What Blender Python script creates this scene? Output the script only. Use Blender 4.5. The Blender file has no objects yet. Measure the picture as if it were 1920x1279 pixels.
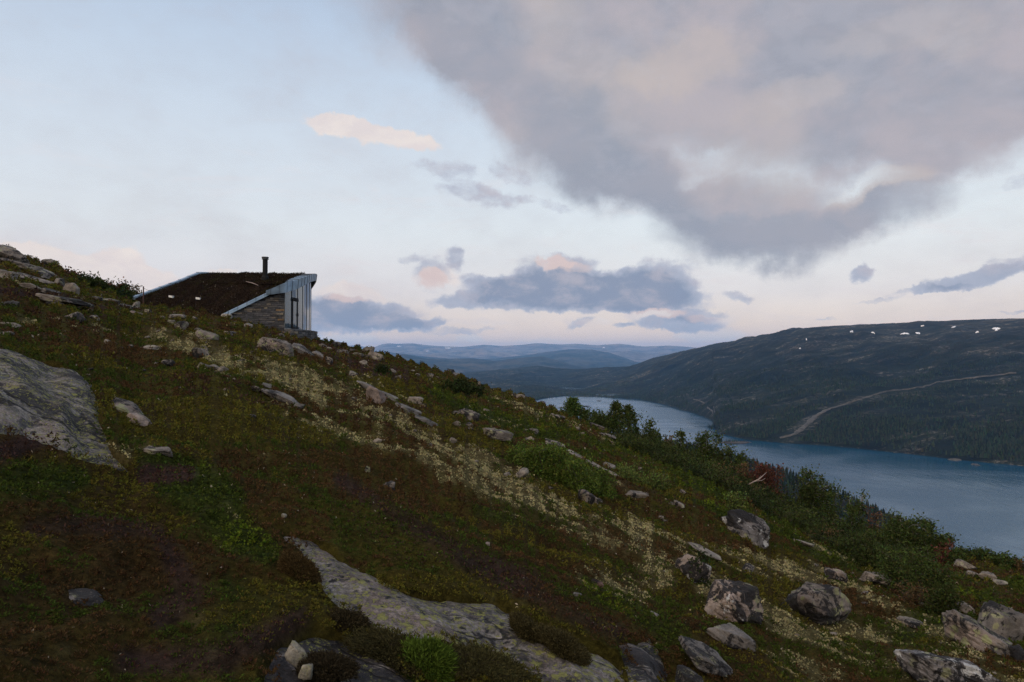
import bpy, math, random
import numpy as np
from mathutils import Vector, Matrix
random.seed(7)
RNG = np.random.default_rng(11)
scene = bpy.context.scene
COL = scene.collection
PI = math.pi

# ------------------------------------------------------------------ camera
F = 1280.0                     # focal length in pixels of the 1920 wide photograph (24 mm lens)
HORIZON = 663.0
PITCH = math.atan((HORIZON - 639.5) / F)
EYE = 1.6
cam_data = bpy.data.cameras.new('camera')
cam_data.sensor_width = 36.0
cam_data.lens = 24.0
cam_data.clip_start = 0.1
cam_data.clip_end = 200000.0
cam = bpy.data.objects.new('camera', cam_data)
COL.objects.link(cam)
cam.location = (0, 0, 0)
cam.rotation_euler = (PI / 2 + PITCH, 0, 0)
scene.camera = cam
CP, SP = math.cos(PITCH), math.sin(PITCH)


def ray(px, py):
    u = (np.asarray(px, float) - 960.0) / F
    w = (639.5 - np.asarray(py, float)) / F
    return u, CP - w * SP, SP + w * CP


def theta_of(px, py=HORIZON):
    a, b, c = ray(px, py)
    return np.arctan2(a, b)


def elev_of(px, py):
    a, b, c = ray(px, py)
    return c / np.hypot(a, b)


def at_range(px, py, r):
    """world point seen at a photo pixel, r metres away in plan"""
    a, b, c = ray(px, py)
    k = r / np.hypot(a, b)
    return np.array([a * k, b * k, c * k])


def at_depth(px, py, y):
    a, b, c = ray(px, py)
    k = y / b
    return np.array([a * k, b * k, c * k])


def project(x, y, z):
    d = CP * y + SP * z
    w = -SP * y + CP * z
    d = np.where(d < 0.05, 0.05, d)
    return 960.0 + F * x / d, 639.5 - F * w / d


# ------------------------------------------------------------------ noise
def _hash(ix, iy, seed):
    h = (ix.astype(np.int64) * 374761393 + iy.astype(np.int64) * 668265263 + seed * 974634777) & 0xFFFFFFFF
    h = ((h ^ (h >> 13)) * 1274126177) & 0xFFFFFFFF
    h = (h ^ (h >> 16)) & 0xFFFFFFFF
    return h


def noise2(x, y, seed=0):
    x = np.asarray(x, float); y = np.asarray(y, float)
    x0 = np.floor(x); y0 = np.floor(y)
    fx = x - x0; fy = y - y0
    sx = fx * fx * fx * (fx * (fx * 6 - 15) + 10)
    sy = fy * fy * fy * (fy * (fy * 6 - 15) + 10)

    def g(ix, iy, dx, dy):
        a = _hash(ix, iy, seed) * (2 * PI / 4294967296.0)
        return np.cos(a) * dx + np.sin(a) * dy
    n00 = g(x0, y0, fx, fy); n10 = g(x0 + 1, y0, fx - 1, fy)
    n01 = g(x0, y0 + 1, fx, fy - 1); n11 = g(x0 + 1, y0 + 1, fx - 1, fy - 1)
    a = n00 + sx * (n10 - n00); b = n01 + sx * (n11 - n01)
    return (a + sy * (b - a)) * 1.5


def fbm(x, y, octv=4, seed=0, gain=0.5, lac=2.03):
    t = 0.0; a = 1.0; s = 0.0
    for o in range(octv):
        t = t + a * noise2(x, y, seed + o * 17)
        s += a
        a *= gain
        x = np.asarray(x) * lac + 3.7; y = np.asarray(y) * lac - 1.3
    return t / s * 1.4


def noise3(p, seed=0):
    """cheap 3-D noise for rocks: three crossed 2-D slices"""
    return (noise2(p[:, 0] + 0.31 * p[:, 2], p[:, 1] - 0.47 * p[:, 2], seed)
            + noise2(p[:, 1] + 0.39 * p[:, 0], p[:, 2] + 0.27 * p[:, 0], seed + 5)
            + noise2(p[:, 2] - 0.33 * p[:, 1], p[:, 0] + 0.41 * p[:, 1], seed + 9)) * 0.75


def sstep(a, b, x):
    t = np.clip((x - a) / (b - a), 0, 1)
    return t * t * (3 - 2 * t)


# ------------------------------------------------------------------ objects
def mesh_np(name, V, Fc, mat=None, smooth=False, col=None, uv=None):
    """V (n,3); Fc one (m,k) array or a list of such arrays"""
    V = np.asarray(V, np.float32)
    Fl = Fc if isinstance(Fc, list) else [Fc]
    Fl = [np.asarray(f, np.int32) for f in Fl if len(f)]
    me = bpy.data.meshes.new(name)
    nl = sum(f.size for f in Fl); nf = sum(len(f) for f in Fl)
    me.vertices.add(len(V)); me.loops.add(nl); me.polygons.add(nf)
    me.vertices.foreach_set('co', V.ravel())
    me.loops.foreach_set('vertex_index', np.concatenate([f.ravel() for f in Fl]))
    tot = np.concatenate([np.full(len(f), f.shape[1], np.int32) for f in Fl])
    st = np.concatenate([[0], np.cumsum(tot)[:-1]]).astype(np.int32)
    me.polygons.foreach_set('loop_start', st)
    try:
        me.polygons.foreach_set('loop_total', tot)
    except Exception:
        pass
    me.polygons.foreach_set('use_smooth', np.full(nf, bool(smooth)))
    me.update(calc_edges=True)
    me.validate()
    if col is not None:
        col = np.asarray(col, np.float32)
        if col.shape[1] == 3:
            col = np.hstack([col, np.ones((len(col), 1), np.float32)])
        at = me.color_attributes.new('tint', 'FLOAT_COLOR', 'POINT')
        at.data.foreach_set('color', col.ravel())
    if mat is not None:
        me.materials.append(mat)
    return me


def link(name, me, parent=None, loc=(0, 0, 0), **props):
    o = bpy.data.objects.new(name, me)
    COL.objects.link(o)
    o.location = Vector([float(c) for c in loc])
    if parent is not None:
        o.parent = parent
    for k, v in props.items():
        o[k] = v
    return o


def thing(name, loc, label, cat, group=None):
    o = bpy.data.objects.new(name, None)
    COL.objects.link(o)
    o.empty_display_size = 0.2
    o.location = Vector([float(c) for c in loc])
    o['label'] = label; o['category'] = cat
    if group:
        o['group'] = group
    return o


def tag(o, label, cat, group=None):
    o['label'] = label; o['category'] = cat
    if group:
        o['group'] = group
    return o


class MB:
    """collects quads and triangles"""
    def __init__(s):
        s.v = []; s.q = []; s.t = []; s.c = []; s.n = 0

    def add(s, V, Q=None, T=None, col=None):
        V = np.asarray(V, float).reshape(-1, 3)
        s.v.append(V)
        if Q is not None and len(Q):
            s.q.append(np.asarray(Q, int).reshape(-1, 4) + s.n)
        if T is not None and len(T):
            s.t.append(np.asarray(T, int).reshape(-1, 3) + s.n)
        if col is not None:
            c = np.asarray(col, float)
            s.c.append(np.broadcast_to(c, (len(V), 3)).copy() if c.ndim == 1 else c)
        s.n += len(V)

    def box(s, c, ax, ay, az, col=None):
        """centre and three half-axis vectors"""
        c = np.asarray(c, float); ax = np.asarray(ax, float); ay = np.asarray(ay, float); az = np.asarray(az, float)
        V = [c + i * ax + j * ay + k * az for i in (-1, 1) for j in (-1, 1) for k in (-1, 1)]
        s.add(V, [(0, 1, 3, 2), (4, 6, 7, 5), (0, 4, 5, 1), (2, 3, 7, 6), (0, 2, 6, 4), (1, 5, 7, 3)], col=col)

    def tube(s, pts, rad, n=6, col=None, cap=True):
        pts = np.asarray(pts, float); m = len(pts)
        rad = np.broadcast_to(np.asarray(rad, float), (m,))
        tan = np.gradient(pts, axis=0)
        tan /= np.linalg.norm(tan, axis=1)[:, None] + 1e-9
        ref = np.array([0.0, 0, 1]) if abs(tan[0][2]) < 0.9 else np.array([1.0, 0, 0])
        A = np.cross(tan, ref); A /= np.linalg.norm(A, axis=1)[:, None] + 1e-9
        B = np.cross(tan, A)
        an = np.arange(n) * 2 * PI / n
        V = (pts[:, None, :] + rad[:, None, None] * (np.cos(an)[None, :, None] * A[:, None, :] + np.sin(an)[None, :, None] * B[:, None, :])).reshape(-1, 3)
        Q = []
        for i in range(m - 1):
            for j in range(n):
                k = (j + 1) % n
                Q.append((i * n + j, i * n + k, (i + 1) * n + k, (i + 1) * n + j))
        T = []
        if cap:
            for j in range(1, n - 1):
                T.append((0, j + 1, j)); b = (m - 1) * n
                T.append((b, b + j, b + j + 1))
        s.add(V, Q, T, col)

    def mesh(s, name, mat, smooth=False):
        V = np.concatenate(s.v)
        fs = []
        if s.q: fs.append(np.concatenate(s.q))
        if s.t: fs.append(np.concatenate(s.t))
        return mesh_np(name, V, fs, mat, smooth, np.concatenate(s.c) if s.c and len(s.c) == len(s.v) else None)

    def build(s, name, mat, parent=None, smooth=False, loc=(0, 0, 0)):
        return link(name, s.mesh(name, mat, smooth), parent, loc)


def two_tone(name, a, mat_a, b, mat_b):
    """one mesh from two builders, each keeping its own material"""
    na = sum(len(q) for q in a.q), sum(len(t) for t in a.t)
    nb = sum(len(q) for q in b.q), sum(len(t) for t in b.t)
    m = MB(); a.c = []; b.c = []
    m.v = a.v + b.v; m.n = a.n + b.n
    m.q = a.q + [q + a.n for q in b.q]; m.t = a.t + [t + a.n for t in b.t]
    me = m.mesh(name, mat_a)
    me.materials.append(mat_b)
    idx = np.concatenate([np.zeros(na[0], int), np.ones(nb[0], int), np.zeros(na[1], int), np.ones(nb[1], int)])
    me.polygons.foreach_set('material_index', idx[:len(me.polygons)].astype(np.int32))
    return me


def grid_faces(nr, nc):
    i = np.arange(nr - 1)[:, None]; j = np.arange(nc - 1)[None, :]
    a = i * nc + j
    return np.stack([a, a + 1, a + nc + 1, a + nc], -1).reshape(-1, 4)


# ------------------------------------------------------------------ materials
class NT:
    def __init__(s, tree):
        s.t = tree; s.t.nodes.clear()

    def new(s, kind, **kw):
        n = s.t.nodes.new(kind)
        for k, v in kw.items():
            setattr(n, k, v)
        return n

    def put(s, sock, val):
        if isinstance(val, bpy.types.NodeSocket):
            s.t.links.new(val, sock)
        elif val is not None:
            if hasattr(sock.default_value, '__len__') and not hasattr(val, '__len__'):
                sock.default_value = [val] * len(sock.default_value)
            elif hasattr(sock.default_value, '__len__') and len(sock.default_value) == 4 and len(val) == 3:
                sock.default_value = (*val, 1.0)
            else:
                sock.default_value = val

    def math(s, op, a, b=None, c=None, clamp=False):
        n = s.new('ShaderNodeMath', operation=op, use_clamp=clamp)
        s.put(n.inputs[0], a)
        if b is not None: s.put(n.inputs[1], b)
        if c is not None: s.put(n.inputs[2], c)
        return n.outputs[0]

    def vmath(s, op, a, b=None):
        n = s.new('ShaderNodeVectorMath', operation=op)
        s.put(n.inputs[0], a)
        if b is not None: s.put(n.inputs[1], b)
        return n.outputs[0]

    def scale(s, a, k):
        n = s.new('ShaderNodeVectorMath', operation='SCALE')
        s.put(n.inputs[0], a); s.put(n.inputs['Scale'], k)
        return n.outputs[0]

    def mix(s, f, a, b, blend='MIX'):
        n = s.new('ShaderNodeMix', data_type='RGBA', blend_type=blend)
        n.clamp_factor = True
        s.put(n.inputs[0], f); s.put(n.inputs[6], a); s.put(n.inputs[7], b)
        return n.outputs[2]

    def range(s, v, a, b, c=0.0, d=1.0, kind='SMOOTHSTEP'):
        n = s.new('ShaderNodeMapRange', interpolation_type=kind)
        s.put(n.inputs[0], v)
        for i, k in enumerate((a, b, c, d)):
            s.put(n.inputs[i + 1], k)
        return n.outputs[0]

    def noise(s, vec, scale, detail=4, rough=0.55, dist=0.0, dim='3D', out=0):
        n = s.new('ShaderNodeTexNoise', noise_dimensions=dim)
        if vec is not None: s.put(n.inputs['Vector'], vec)
        s.put(n.inputs['Scale'], scale); s.put(n.inputs['Detail'], detail)
        s.put(n.inputs['Roughness'], rough); s.put(n.inputs['Distortion'], dist)
        return n.outputs[out]

    def voronoi(s, vec, scale, feature='F1', rnd=1.0):
        n = s.new('ShaderNodeTexVoronoi', feature=feature)
        s.put(n.inputs['Vector'], vec); s.put(n.inputs['Scale'], scale); s.put(n.inputs['Randomness'], rnd)
        return n

    def ramp(s, f, stops, interp='LINEAR'):
        n = s.new('ShaderNodeValToRGB')
        n.color_ramp.interpolation = interp
        el = n.color_ramp.elements
        while len(el) < len(stops): el.new(0.5)
        for e, (p, c) in zip(el, stops):
            e.position = p; e.color = (*c, 1.0)
        s.put(n.inputs[0], f)
        return n.outputs[0]

    def bump(s, h, strength=0.5, dist=0.02, normal=None):
        n = s.new('ShaderNodeBump')
        s.put(n.inputs['Height'], h); s.put(n.inputs['Strength'], strength); s.put(n.inputs['Distance'], dist)
        if normal is not None: s.put(n.inputs['Normal'], normal)
        return n.outputs[0]


def material(name, fn):
    m = bpy.data.materials.new(name)
    m.use_nodes = True
    nt = NT(m.node_tree)
    out = nt.new('ShaderNodeOutputMaterial')
    b = nt.new('ShaderNodeBsdfPrincipled')
    nt.t.links.new(b.outputs[0], out.inputs['Surface'])
    fn(nt, b, out)
    return m


def srgb(r, g, b):
    def f(c):
        c /= 255.0
        return c / 12.92 if c <= 0.04045 else ((c + 0.055) / 1.055) ** 2.4
    return (f(r), f(g), f(b))
# ------------------------------------------------------------------ near hillside as a height field
SKY = [(0, 465), (60, 492), (120, 507), (150, 524), (200, 541), (250, 566), (340, 577), (418, 585), (480, 600), (533, 617), (595, 637),
       (640, 649), (690, 658), (740, 671), (800, 690), (830, 699), (870, 710), (900, 722), (940, 736), (980, 743), (1010, 757),
       (1050, 775), (1100, 796), (1150, 818), (1200, 842), (1250, 862), (1300, 878), (1350, 898), (1400, 921), (1450, 950),
       (1500, 974), (1550, 997), (1600, 1017), (1650, 1033), (1700, 1045), (1750, 1049), (1800, 1050), (1850, 1058), (1920, 1082)]
_th = [float(theta_of(p, q)) for p, q in SKY]
_el = [float(elev_of(p, q)) for p, q in SKY]
_D = math.radians
T_TH = [-_D(180), -_D(150), -_D(120), -_D(90), -_D(60), -_D(46)] + _th + [_D(48), _D(65), _D(90), _D(120), _D(150), _D(180)]
T_EL = [0.03, 0.16, 0.27, 0.28, 0.22, 0.165] + _el + [-0.33, -0.36, -0.33, -0.24, -0.1, 0.03]
_rp = [(0, 75), (120, 68), (250, 62), (600, 56), (700, 60), (850, 70), (1000, 74), (1100, 62), (1200, 52), (1300, 46), (1400, 42),
       (1500, 38), (1600, 35), (1700, 32), (1800, 32), (1920, 30)]
R_TH = [-_D(180), -_D(90), -_D(60)] + [float(theta_of(p)) for p, _ in _rp] + [_D(60), _D(90), _D(180)]
R_R = [120, 150, 110] + [r for _, r in _rp] + [40, 60, 120]
D_TH = [-_D(180), -_D(150), -_D(75), -_D(48), -_D(36), -_D(10), _D(5), _D(36), _D(70), _D(120), _D(180)]
D_DR = [0.0, 0.0, 0.0, 0.06, 0.13, 0.13, 0.16, 0.22, 0.15, 0.05, 0.0]
LAKE_Z = -250.0


def base_height(x, y):
    x = np.asarray(x, float); y = np.asarray(y, float)
    r = np.hypot(x, y); th = np.arctan2(x, y)
    e = np.interp(th, T_TH, T_EL); R = np.interp(th, R_TH, R_R); dr = np.interp(th, D_TH, D_DR)
    s0 = e + EYE / R
    d = np.maximum(r - R, 0.0)
    L = 0.22 * R
    z = -EYE + r * s0 - dr * (d - L * (1 - np.exp(-d / L)))
    # the uphill side eases off towards its top, 2 km out
    z = np.where(z > 240, 240 + 150 * (1 - np.exp(-(np.maximum(z, 240) - 240) / 150)), z)
    return np.maximum(z, LAKE_Z - 9.0)


def relief(x, y, fine=True):
    r = np.hypot(x, y)
    Rr = np.interp(np.arctan2(x, y), R_TH, R_R)
    hold = 1 - .80 * np.exp(-((r - Rr) / (.32 * Rr)) ** 2)      # the crest line keeps its own shape
    f = np.minimum(1, r / 22.0) * hold
    z = 0.42 * f * fbm(x / 9.0, y / 9.0, 3, 1)
    z = z + 0.15 * hold * np.minimum(1, r / 7.0) * fbm(x / 2.3 + 0.3 * y, y / 2.9, 3, 2)
    if not fine:
        return z
    h = fbm(x / 0.75, y / 0.75, 3, 3)
    z = z + 0.085 * h + 0.05 * np.abs(fbm(x / 1.1, y / 1.1, 3, 8)) * np.minimum(1, r / 5) + 0.018 * fbm(x / 0.2, y / 0.2, 2, 4)
    far = np.clip((r - 90) / 200, 0, 1)
    z = z * (1 - far) + far * 9.0 * fbm(x / 140.0, y / 140.0, 5, 6) * np.clip(r / 900.0, 0, 2)
    return z


# cabin footing: the turf is levelled around it so that the walls stand on the ground
def height(x, y):
    b = base_height(x, y)
    z = b + relief(x, y)
    return np.where(b < LAKE_Z + 3, LAKE_Z - 9.0, z)


def ground_hit(px, py, rmax=130.0):
    """first point of the hillside seen at a photo pixel; on a miss the nearest crest point below it"""
    a, b, c = ray(px, py)
    h = math.hypot(a, b)
    r = 1.3 * 1.003 ** np.arange(int(math.log(rmax / 1.3) / math.log(1.003)))
    x = a / h * r; y = b / h * r
    g = height(x, y)
    dz = c / h * r - g
    k = np.where(dz <= 0)[0]
    i = int(k[0]) if len(k) else int(np.argmin(dz / r))
    return np.array([x[i], y[i], g[i]])


# outcrop outlines (photo pixels, unprojected on to the slope); the soil is cut away under them
OUT_PX = {
    'left': [(-330, 590), (-100, 630), (0, 660), (60, 672), (130, 690), (175, 715), (192, 748), (196, 775), (205, 800), (222, 838), (262, 876), (230, 888),
             (150, 862), (90, 835), (40, 815), (-60, 806), (-320, 790)],
    'middle': [(520, 990), (580, 1005), (640, 1040), (700, 1075), (760, 1098), (850, 1108), (930, 1118), (985, 1140), (1050, 1175), (1120, 1200),
               (1180, 1240), (1200, 1330), (1040, 1340), (990, 1262), (930, 1232), (860, 1212), (760, 1200), (680, 1178), (625, 1130), (590, 1085), (560, 1030)],
    'low': [(505, 1180), (580, 1150), (640, 1168), (700, 1195), (770, 1225), (800, 1270), (830, 1350), (470, 1350), (480, 1250)],
    'step': [(1150, 1185), (1215, 1188), (1240, 1215), (1255, 1262), (1260, 1330), (1190, 1330), (1170, 1260)],
}
OUT_XY = {}
for _k, _p in OUT_PX.items():
    OUT_XY[_k] = np.array([ground_hit(a, min(b, 1279) if False else b)[:2] for a, b in _p])


def poly_sd(x, y, P):
    """signed distance to a polygon, positive inside"""
    x = np.asarray(x, float); y = np.asarray(y, float)
    d = np.full(x.shape, 1e9); ins = np.zeros(x.shape, bool)
    n = len(P)
    for i in range(n):
        ax, ay = P[i]; bx, by = P[(i + 1) % n]
        ex, ey = bx - ax, by - ay
        t = np.clip(((x - ax) * ex + (y - ay) * ey) / (ex * ex + ey * ey + 1e-12), 0, 1)
        d = np.minimum(d, np.hypot(x - ax - t * ex, y - ay - t * ey))
        c = (ay > y) != (by > y)
        ins ^= c & (x < (bx - ax) * (y - ay) / ((by - ay) if abs(by - ay) > 1e-12 else 1e-12) + ax)
    return np.where(ins, d, -d)


def outcrop_sd(x, y):
    s = np.full(np.shape(x), -9.0)
    for P in OUT_XY.values():
        m = (x > P[:, 0].min() - 1) & (x < P[:, 0].max() + 1) & (y > P[:, 1].min() - 1) & (y < P[:, 1].max() + 1)
        if m.any():
            s[m] = np.maximum(s[m], poly_sd(x[m], y[m], P))
    return s


# ------------------------------------------------------------------ heath colours
def line_mask(px, py, pts):
    """soft band along a polyline of (x, y, half width) in photo pixels"""
    m = np.zeros(np.shape(px))
    for (ax, ay, aw), (bx, by, bw) in zip(pts[:-1], pts[1:]):
        ex, ey = bx - ax, by - ay
        t = np.clip(((px - ax) * ex + (py - ay) * ey) / (ex * ex + ey * ey), 0, 1)
        d = np.hypot(px - ax - t * ex, py - ay - t * ey) / (aw + t * (bw - aw))
        m = np.maximum(m, np.exp(-d * d))
    return m


LICHEN = [
    ([(290, 630, 20), (380, 655, 24), (470, 690, 26), (560, 715, 40), (600, 745, 30)], 1.0),
    ([(540, 690, 22), (640, 735, 26), (760, 800, 26), (860, 850, 30), (960, 905, 34), (1060, 960, 30), (1150, 985, 20)], 1.0),
    ([(480, 735, 22), (560, 790, 20), (700, 830, 20), (880, 870, 40)], .75),
    ([(840, 880, 26), (1000, 940, 42), (1180, 1010, 48), (1240, 1070, 50)], .9),
    ([(1180, 975, 22), (1300, 1030, 24), (1440, 1060, 28), (1580, 1085, 24), (1700, 1160, 24), (1840, 1230, 28)], .9),
    ([(1330, 1100, 40), (1480, 1175, 40), (1600, 1190, 40), (1700, 1240, 40), (1900, 1275, 40)], .85),
    ([(1100, 1070, 34), (1210, 1110, 36), (1260, 1090, 30)], .8),
    ([(1380, 1190, 30), (1440, 1230, 34), (1560, 1265, 30)], .7),
    ([(20, 525, 10), (70, 545, 12), (150, 562, 14), (190, 580, 10)], .45),
    ([(30, 600, 14), (150, 608, 14), (260, 630, 16), (330, 660, 14)], .5),
    ([(640, 690, 12), (720, 745, 14), (800, 790, 12)], .6),
    ([(930, 745, 10), (980, 765, 12), (1040, 790, 12), (1090, 800, 10), (1150, 830, 8)], .75),
    ([(900, 775, 10), (960, 800, 12), (1000, 812, 10)], .6),
    ([(680, 690, 14), (900, 850, 14)], .35),
    ([(1500, 1010, 10), (1560, 1040, 12), (1640, 1075, 12)], .7),
    ([(120, 1220, 28), (160, 1255, 28)], .55), ([(425, 950, 14), (450, 985, 10)], .5), ([(205, 835, 8), (235, 855, 10)], .6),
    ([(520, 1060, 10), (545, 1100, 10)], .4),
]
PEAT = [
    ([(640, 900, 30), (760, 980, 40), (860, 1040, 40), (980, 1100, 46), (1060, 1150, 40), (1160, 1190, 30)], .9),
    ([(60, 990, 40), (160, 985, 40), (300, 1000, 30), (330, 1060, 40), (360, 1110, 60), (300, 1160, 40)], .75),
    ([(240, 1240, 50), (420, 1240, 60), (560, 1160, 50)], .9), ([(275, 890, 26), (350, 888, 20)], 1.0), ([(0, 850, 30), (80, 820, 20)], .9),
    ([(0, 548, 20), (110, 560, 16), (190, 575, 12), (260, 580, 10)], .8), ([(600, 645, 10), (680, 690, 26), (760, 700, 20)], .8),
    ([(640, 800, 16), (720, 850, 20), (640, 860, 20)], .5), ([(1120, 900, 24), (1240, 930, 30), (1400, 1010, 20)], .5),
    ([(440, 600, 10), (560, 650, 14), (620, 670, 14)], .6),
]
GREEN = [
    ([(300, 870, 40), (400, 930, 70), (440, 1000, 60), (500, 1040, 40)], 1.0), ([(0, 900, 50), (150, 900, 30)], .8),
    ([(430, 1100, 60), (500, 1130, 60), (420, 1200, 60)], .7), ([(620, 950, 40), (560, 900, 40)], .6),
    ([(1700, 1180, 50), (1900, 1110, 50)], .8), ([(1350, 960, 40), (1560, 1030, 40), (1700, 1100, 40), (1900, 1120, 30)], .7),
    ([(830, 740, 30), (950, 790, 34), (1200, 850, 40), (1350, 930, 40)], .75), ([(900, 950, 40), (1050, 1000, 30)], .5),
    ([(1100, 1100, 30), (1250, 1180, 40), (1300, 1220, 40)], .6), ([(150, 1090, 60), (30, 1060, 50)], .3), ([(140, 515, 12), (240, 555, 14)], .9),
]


def zone(px, py, table):
    m = np.zeros(np.shape(px))
    for pts, w in table:
        m = np.maximum(m, w * line_mask(px, py, pts))
    return m


SX, SY = 0.6, -0.8       # run of the bands across the slope


def heath(x, y, z):
    """lichen, peat and green weights of the ground cover at world points"""
    px, py = project(x, y, z)
    lo = SX * x + SY * y; ac = -SY * x + SX * y
    n1 = fbm(lo / 1.9, ac / 0.75, 4, 31)
    n2 = fbm(lo / 0.55, ac / 0.3, 3, 37)
    n3 = fbm(x / 3.1, y / 3.1, 4, 41)
    r = np.hypot(x, y)
    li = zone(px, py, LICHEN)
    li = np.where(r > 95, 0, li)
    n4 = fbm(x / .16, y / .16, 2, 45) * np.clip(1.6 - r / 20, .2, 1)
    lich = sstep(0.30, 0.95, li * 0.78 + 0.48 * n1 + 0.40 * n2 + 0.22 * n4 + .04)
    stray = sstep(0.40, 0.55, n1 * 0.6 + n2 * 0.55) * sstep(-.1, .4, fbm(x / 6, y / 6, 3, 43)) * (r > 7)
    lich = np.maximum(lich, 0.34 * stray)
    peat = sstep(0.35, 0.8, zone(px, py, PEAT) * 0.85 + 0.35 * n3 + 0.12 * n1)
    green = sstep(0.25, 0.85, zone(px, py, GREEN) * 0.8 + 0.55 * n3 + 0.25 * n1 + 0.05)
    return lich, peat, green, n1, n2, n3


def C3(*c):
    return np.array(c, float)


K_CREAM = C3(.37, .33, .165); K_PEAT = C3(.058, .036, .030); K_DGREEN = C3(.040, .055, .010); K_LGREEN = C3(.084, .114, .011)
K_OLIVE = C3(.080, .073, .013); K_RUST = C3(.063, .037, .016); K_PURPLE = C3(.050, .028, .022)


# ------------------------------------------------------------------ hillside sheet
def mat_soil(nt, b, out):
    at = nt.new('ShaderNodeAttribute', attribute_name='tint')
    geo = nt.new('ShaderNodeNewGeometry')
    n = nt.noise(geo.outputs['Position'], 26, 6, .7)
    n2 = nt.noise(geo.outputs['Position'], 3.1, 5, .65)
    k = nt.math('ADD', nt.range(n, .3, .75, .5, 1.5), nt.range(n2, .3, .7, -.25, .25))
    c = nt.mix(1.0, at.outputs['Color'], nt.scale((1, 1, 1), k), 'MULTIPLY')
    nt.put(b.inputs['Base Color'], c)
    nt.put(b.inputs['Roughness'], .95)
    nt.put(b.inputs['Specular IOR Level'], .03)
    nt.put(b.inputs['Normal'], nt.bump(n, .9, .04))


M_SOIL = material('heath_soil', mat_soil)
thd = np.concatenate([np.radians(np.arange(-180, -50, 3.0)), np.radians(np.arange(-50, -41, .4)), np.radians(np.arange(-41, 41, .105)),
                      np.radians(np.arange(41, 52, .4)), np.radians(np.arange(52, 180.1, 3.0))])
rr = np.concatenate([[0.02], 0.35 * 1.12 ** np.arange(14), 1.75 * 1.0085 ** np.arange(520)])
rr = np.concatenate([rr, rr[-1] * 1.03 ** np.arange(1, 1000)])
rr = rr[rr < 2600]
RG, TG = np.meshgrid(rr, thd, indexing='ij')
gx = RG * np.sin(TG); gy = RG * np.cos(TG)
gz = height(gx.ravel(), gy.ravel())
sd = outcrop_sd(gx.ravel(), gy.ravel())
gz = gz - 0.14 * sstep(0.0, 0.08, sd)
V = np.stack([gx.ravel(), gy.ravel(), gz], 1)
li, pe, gr, n1, n2, n3 = heath(V[:, 0], V[:, 1], V[:, 2])
cc = K_OLIVE * (.5 - .5 * np.tanh(2 * n3))[:, None] + K_RUST * (.5 + .5 * np.tanh(2 * n3))[:, None]
cc = cc * (1 - gr[:, None]) + K_DGREEN * gr[:, None]
cc = cc * (1 - pe[:, None]) + K_PEAT * pe[:, None]
cc = cc * .55
cc = cc * (1 - li[:, None] * .4) + K_CREAM * .42 * li[:, None] * .4
hill = link('hillside', mesh_np('hillside', V, grid_faces(len(rr), len(thd)), M_SOIL, True, cc), kind='structure')
# ------------------------------------------------------------------ rock materials
def rock_material(name, base, base2, black=0.4, crust=0.3, crust_col=(.36, .36, .20), white=0.0, scale=1.0, fine=60.0, pink=0.0):
    def fn(nt, b, out):
        tc = nt.new('ShaderNodeTexCoord')
        oi = nt.new('ShaderNodeObjectInfo')
        off = nt.scale((31.0, 17.0, 53.0), oi.outputs['Random'])
        v = nt.vmath('ADD', tc.outputs['Object'], off)
        big = nt.noise(v, 1.6 * scale, 5, .6)
        mid = nt.noise(v, 6.0 * scale, 6, .68, .4)
        grain = nt.noise(v, fine, 3, .7)
        c = nt.mix(nt.range(big, .35, .65), base, base2)
        if pink:
            c = nt.mix(nt.math('MULTIPLY', nt.range(nt.noise(v, 2.3 * scale, 3, .5), .45, .65), pink), c, (.36, .25, .21))
        c = nt.mix(nt.range(grain, .35, .7, 0.0, .55), c, nt.scale(c, .45))
        # pale green map lichen in crusty spots
        vo = nt.voronoi(nt.vmath('ADD', v, nt.scale(nt.noise(v, 9 * scale, 3, .6, out=1), .12)), 7.0 * scale)
        spot = nt.math('MULTIPLY', nt.range(vo.outputs['Distance'], .42, .30), nt.range(nt.noise(v, 2.2 * scale, 4, .6), .56 - .25 * crust, .66 - .25 * crust))
        spot = nt.math('MULTIPLY', spot, nt.range(grain, .3, .5, .45, 1.0))
        c = nt.mix(spot, c, crust_col)
        # black crust lichen, broken up
        bl = nt.noise(v, 5.6 * scale, 9, .76, .9)
        bm = nt.math('ADD', bl, nt.math('MULTIPLY', nt.math('SUBTRACT', big, .5), .7))
        blk = nt.range(bm, .66 - .28 * black, .70 - .28 * black)
        blk = nt.math('MULTIPLY', blk, nt.range(grain, .28, .45, .6, .96))
        c = nt.mix(blk, c, (.018, .017, .018))
        if white:
            wl = nt.noise(nt.vmath('ADD', v, (7.3, 2.1, 4.4)), 3.4 * scale, 7, .7, .5)
            c = nt.mix(nt.range(wl, .64 - .2 * white, .67 - .2 * white), c, (.62, .62, .60))
        c = nt.scale(c, nt.range(nt.noise(v, 3.1 * scale, 5, .65), .32, .68, .30, .80))
        nt.put(b.inputs['Base Color'], c)
        nt.put(b.inputs['Roughness'], .86)
        nt.put(b.inputs['Specular IOR Level'], .28)
        h = nt.math('ADD', nt.math('MULTIPLY', mid, .7), nt.math('ADD', nt.math('MULTIPLY', grain, .22), nt.math('MULTIPLY', blk, .12)))
        nt.put(b.inputs['Normal'], nt.bump(h, .8, .05))
    return material(name, fn)


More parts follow.
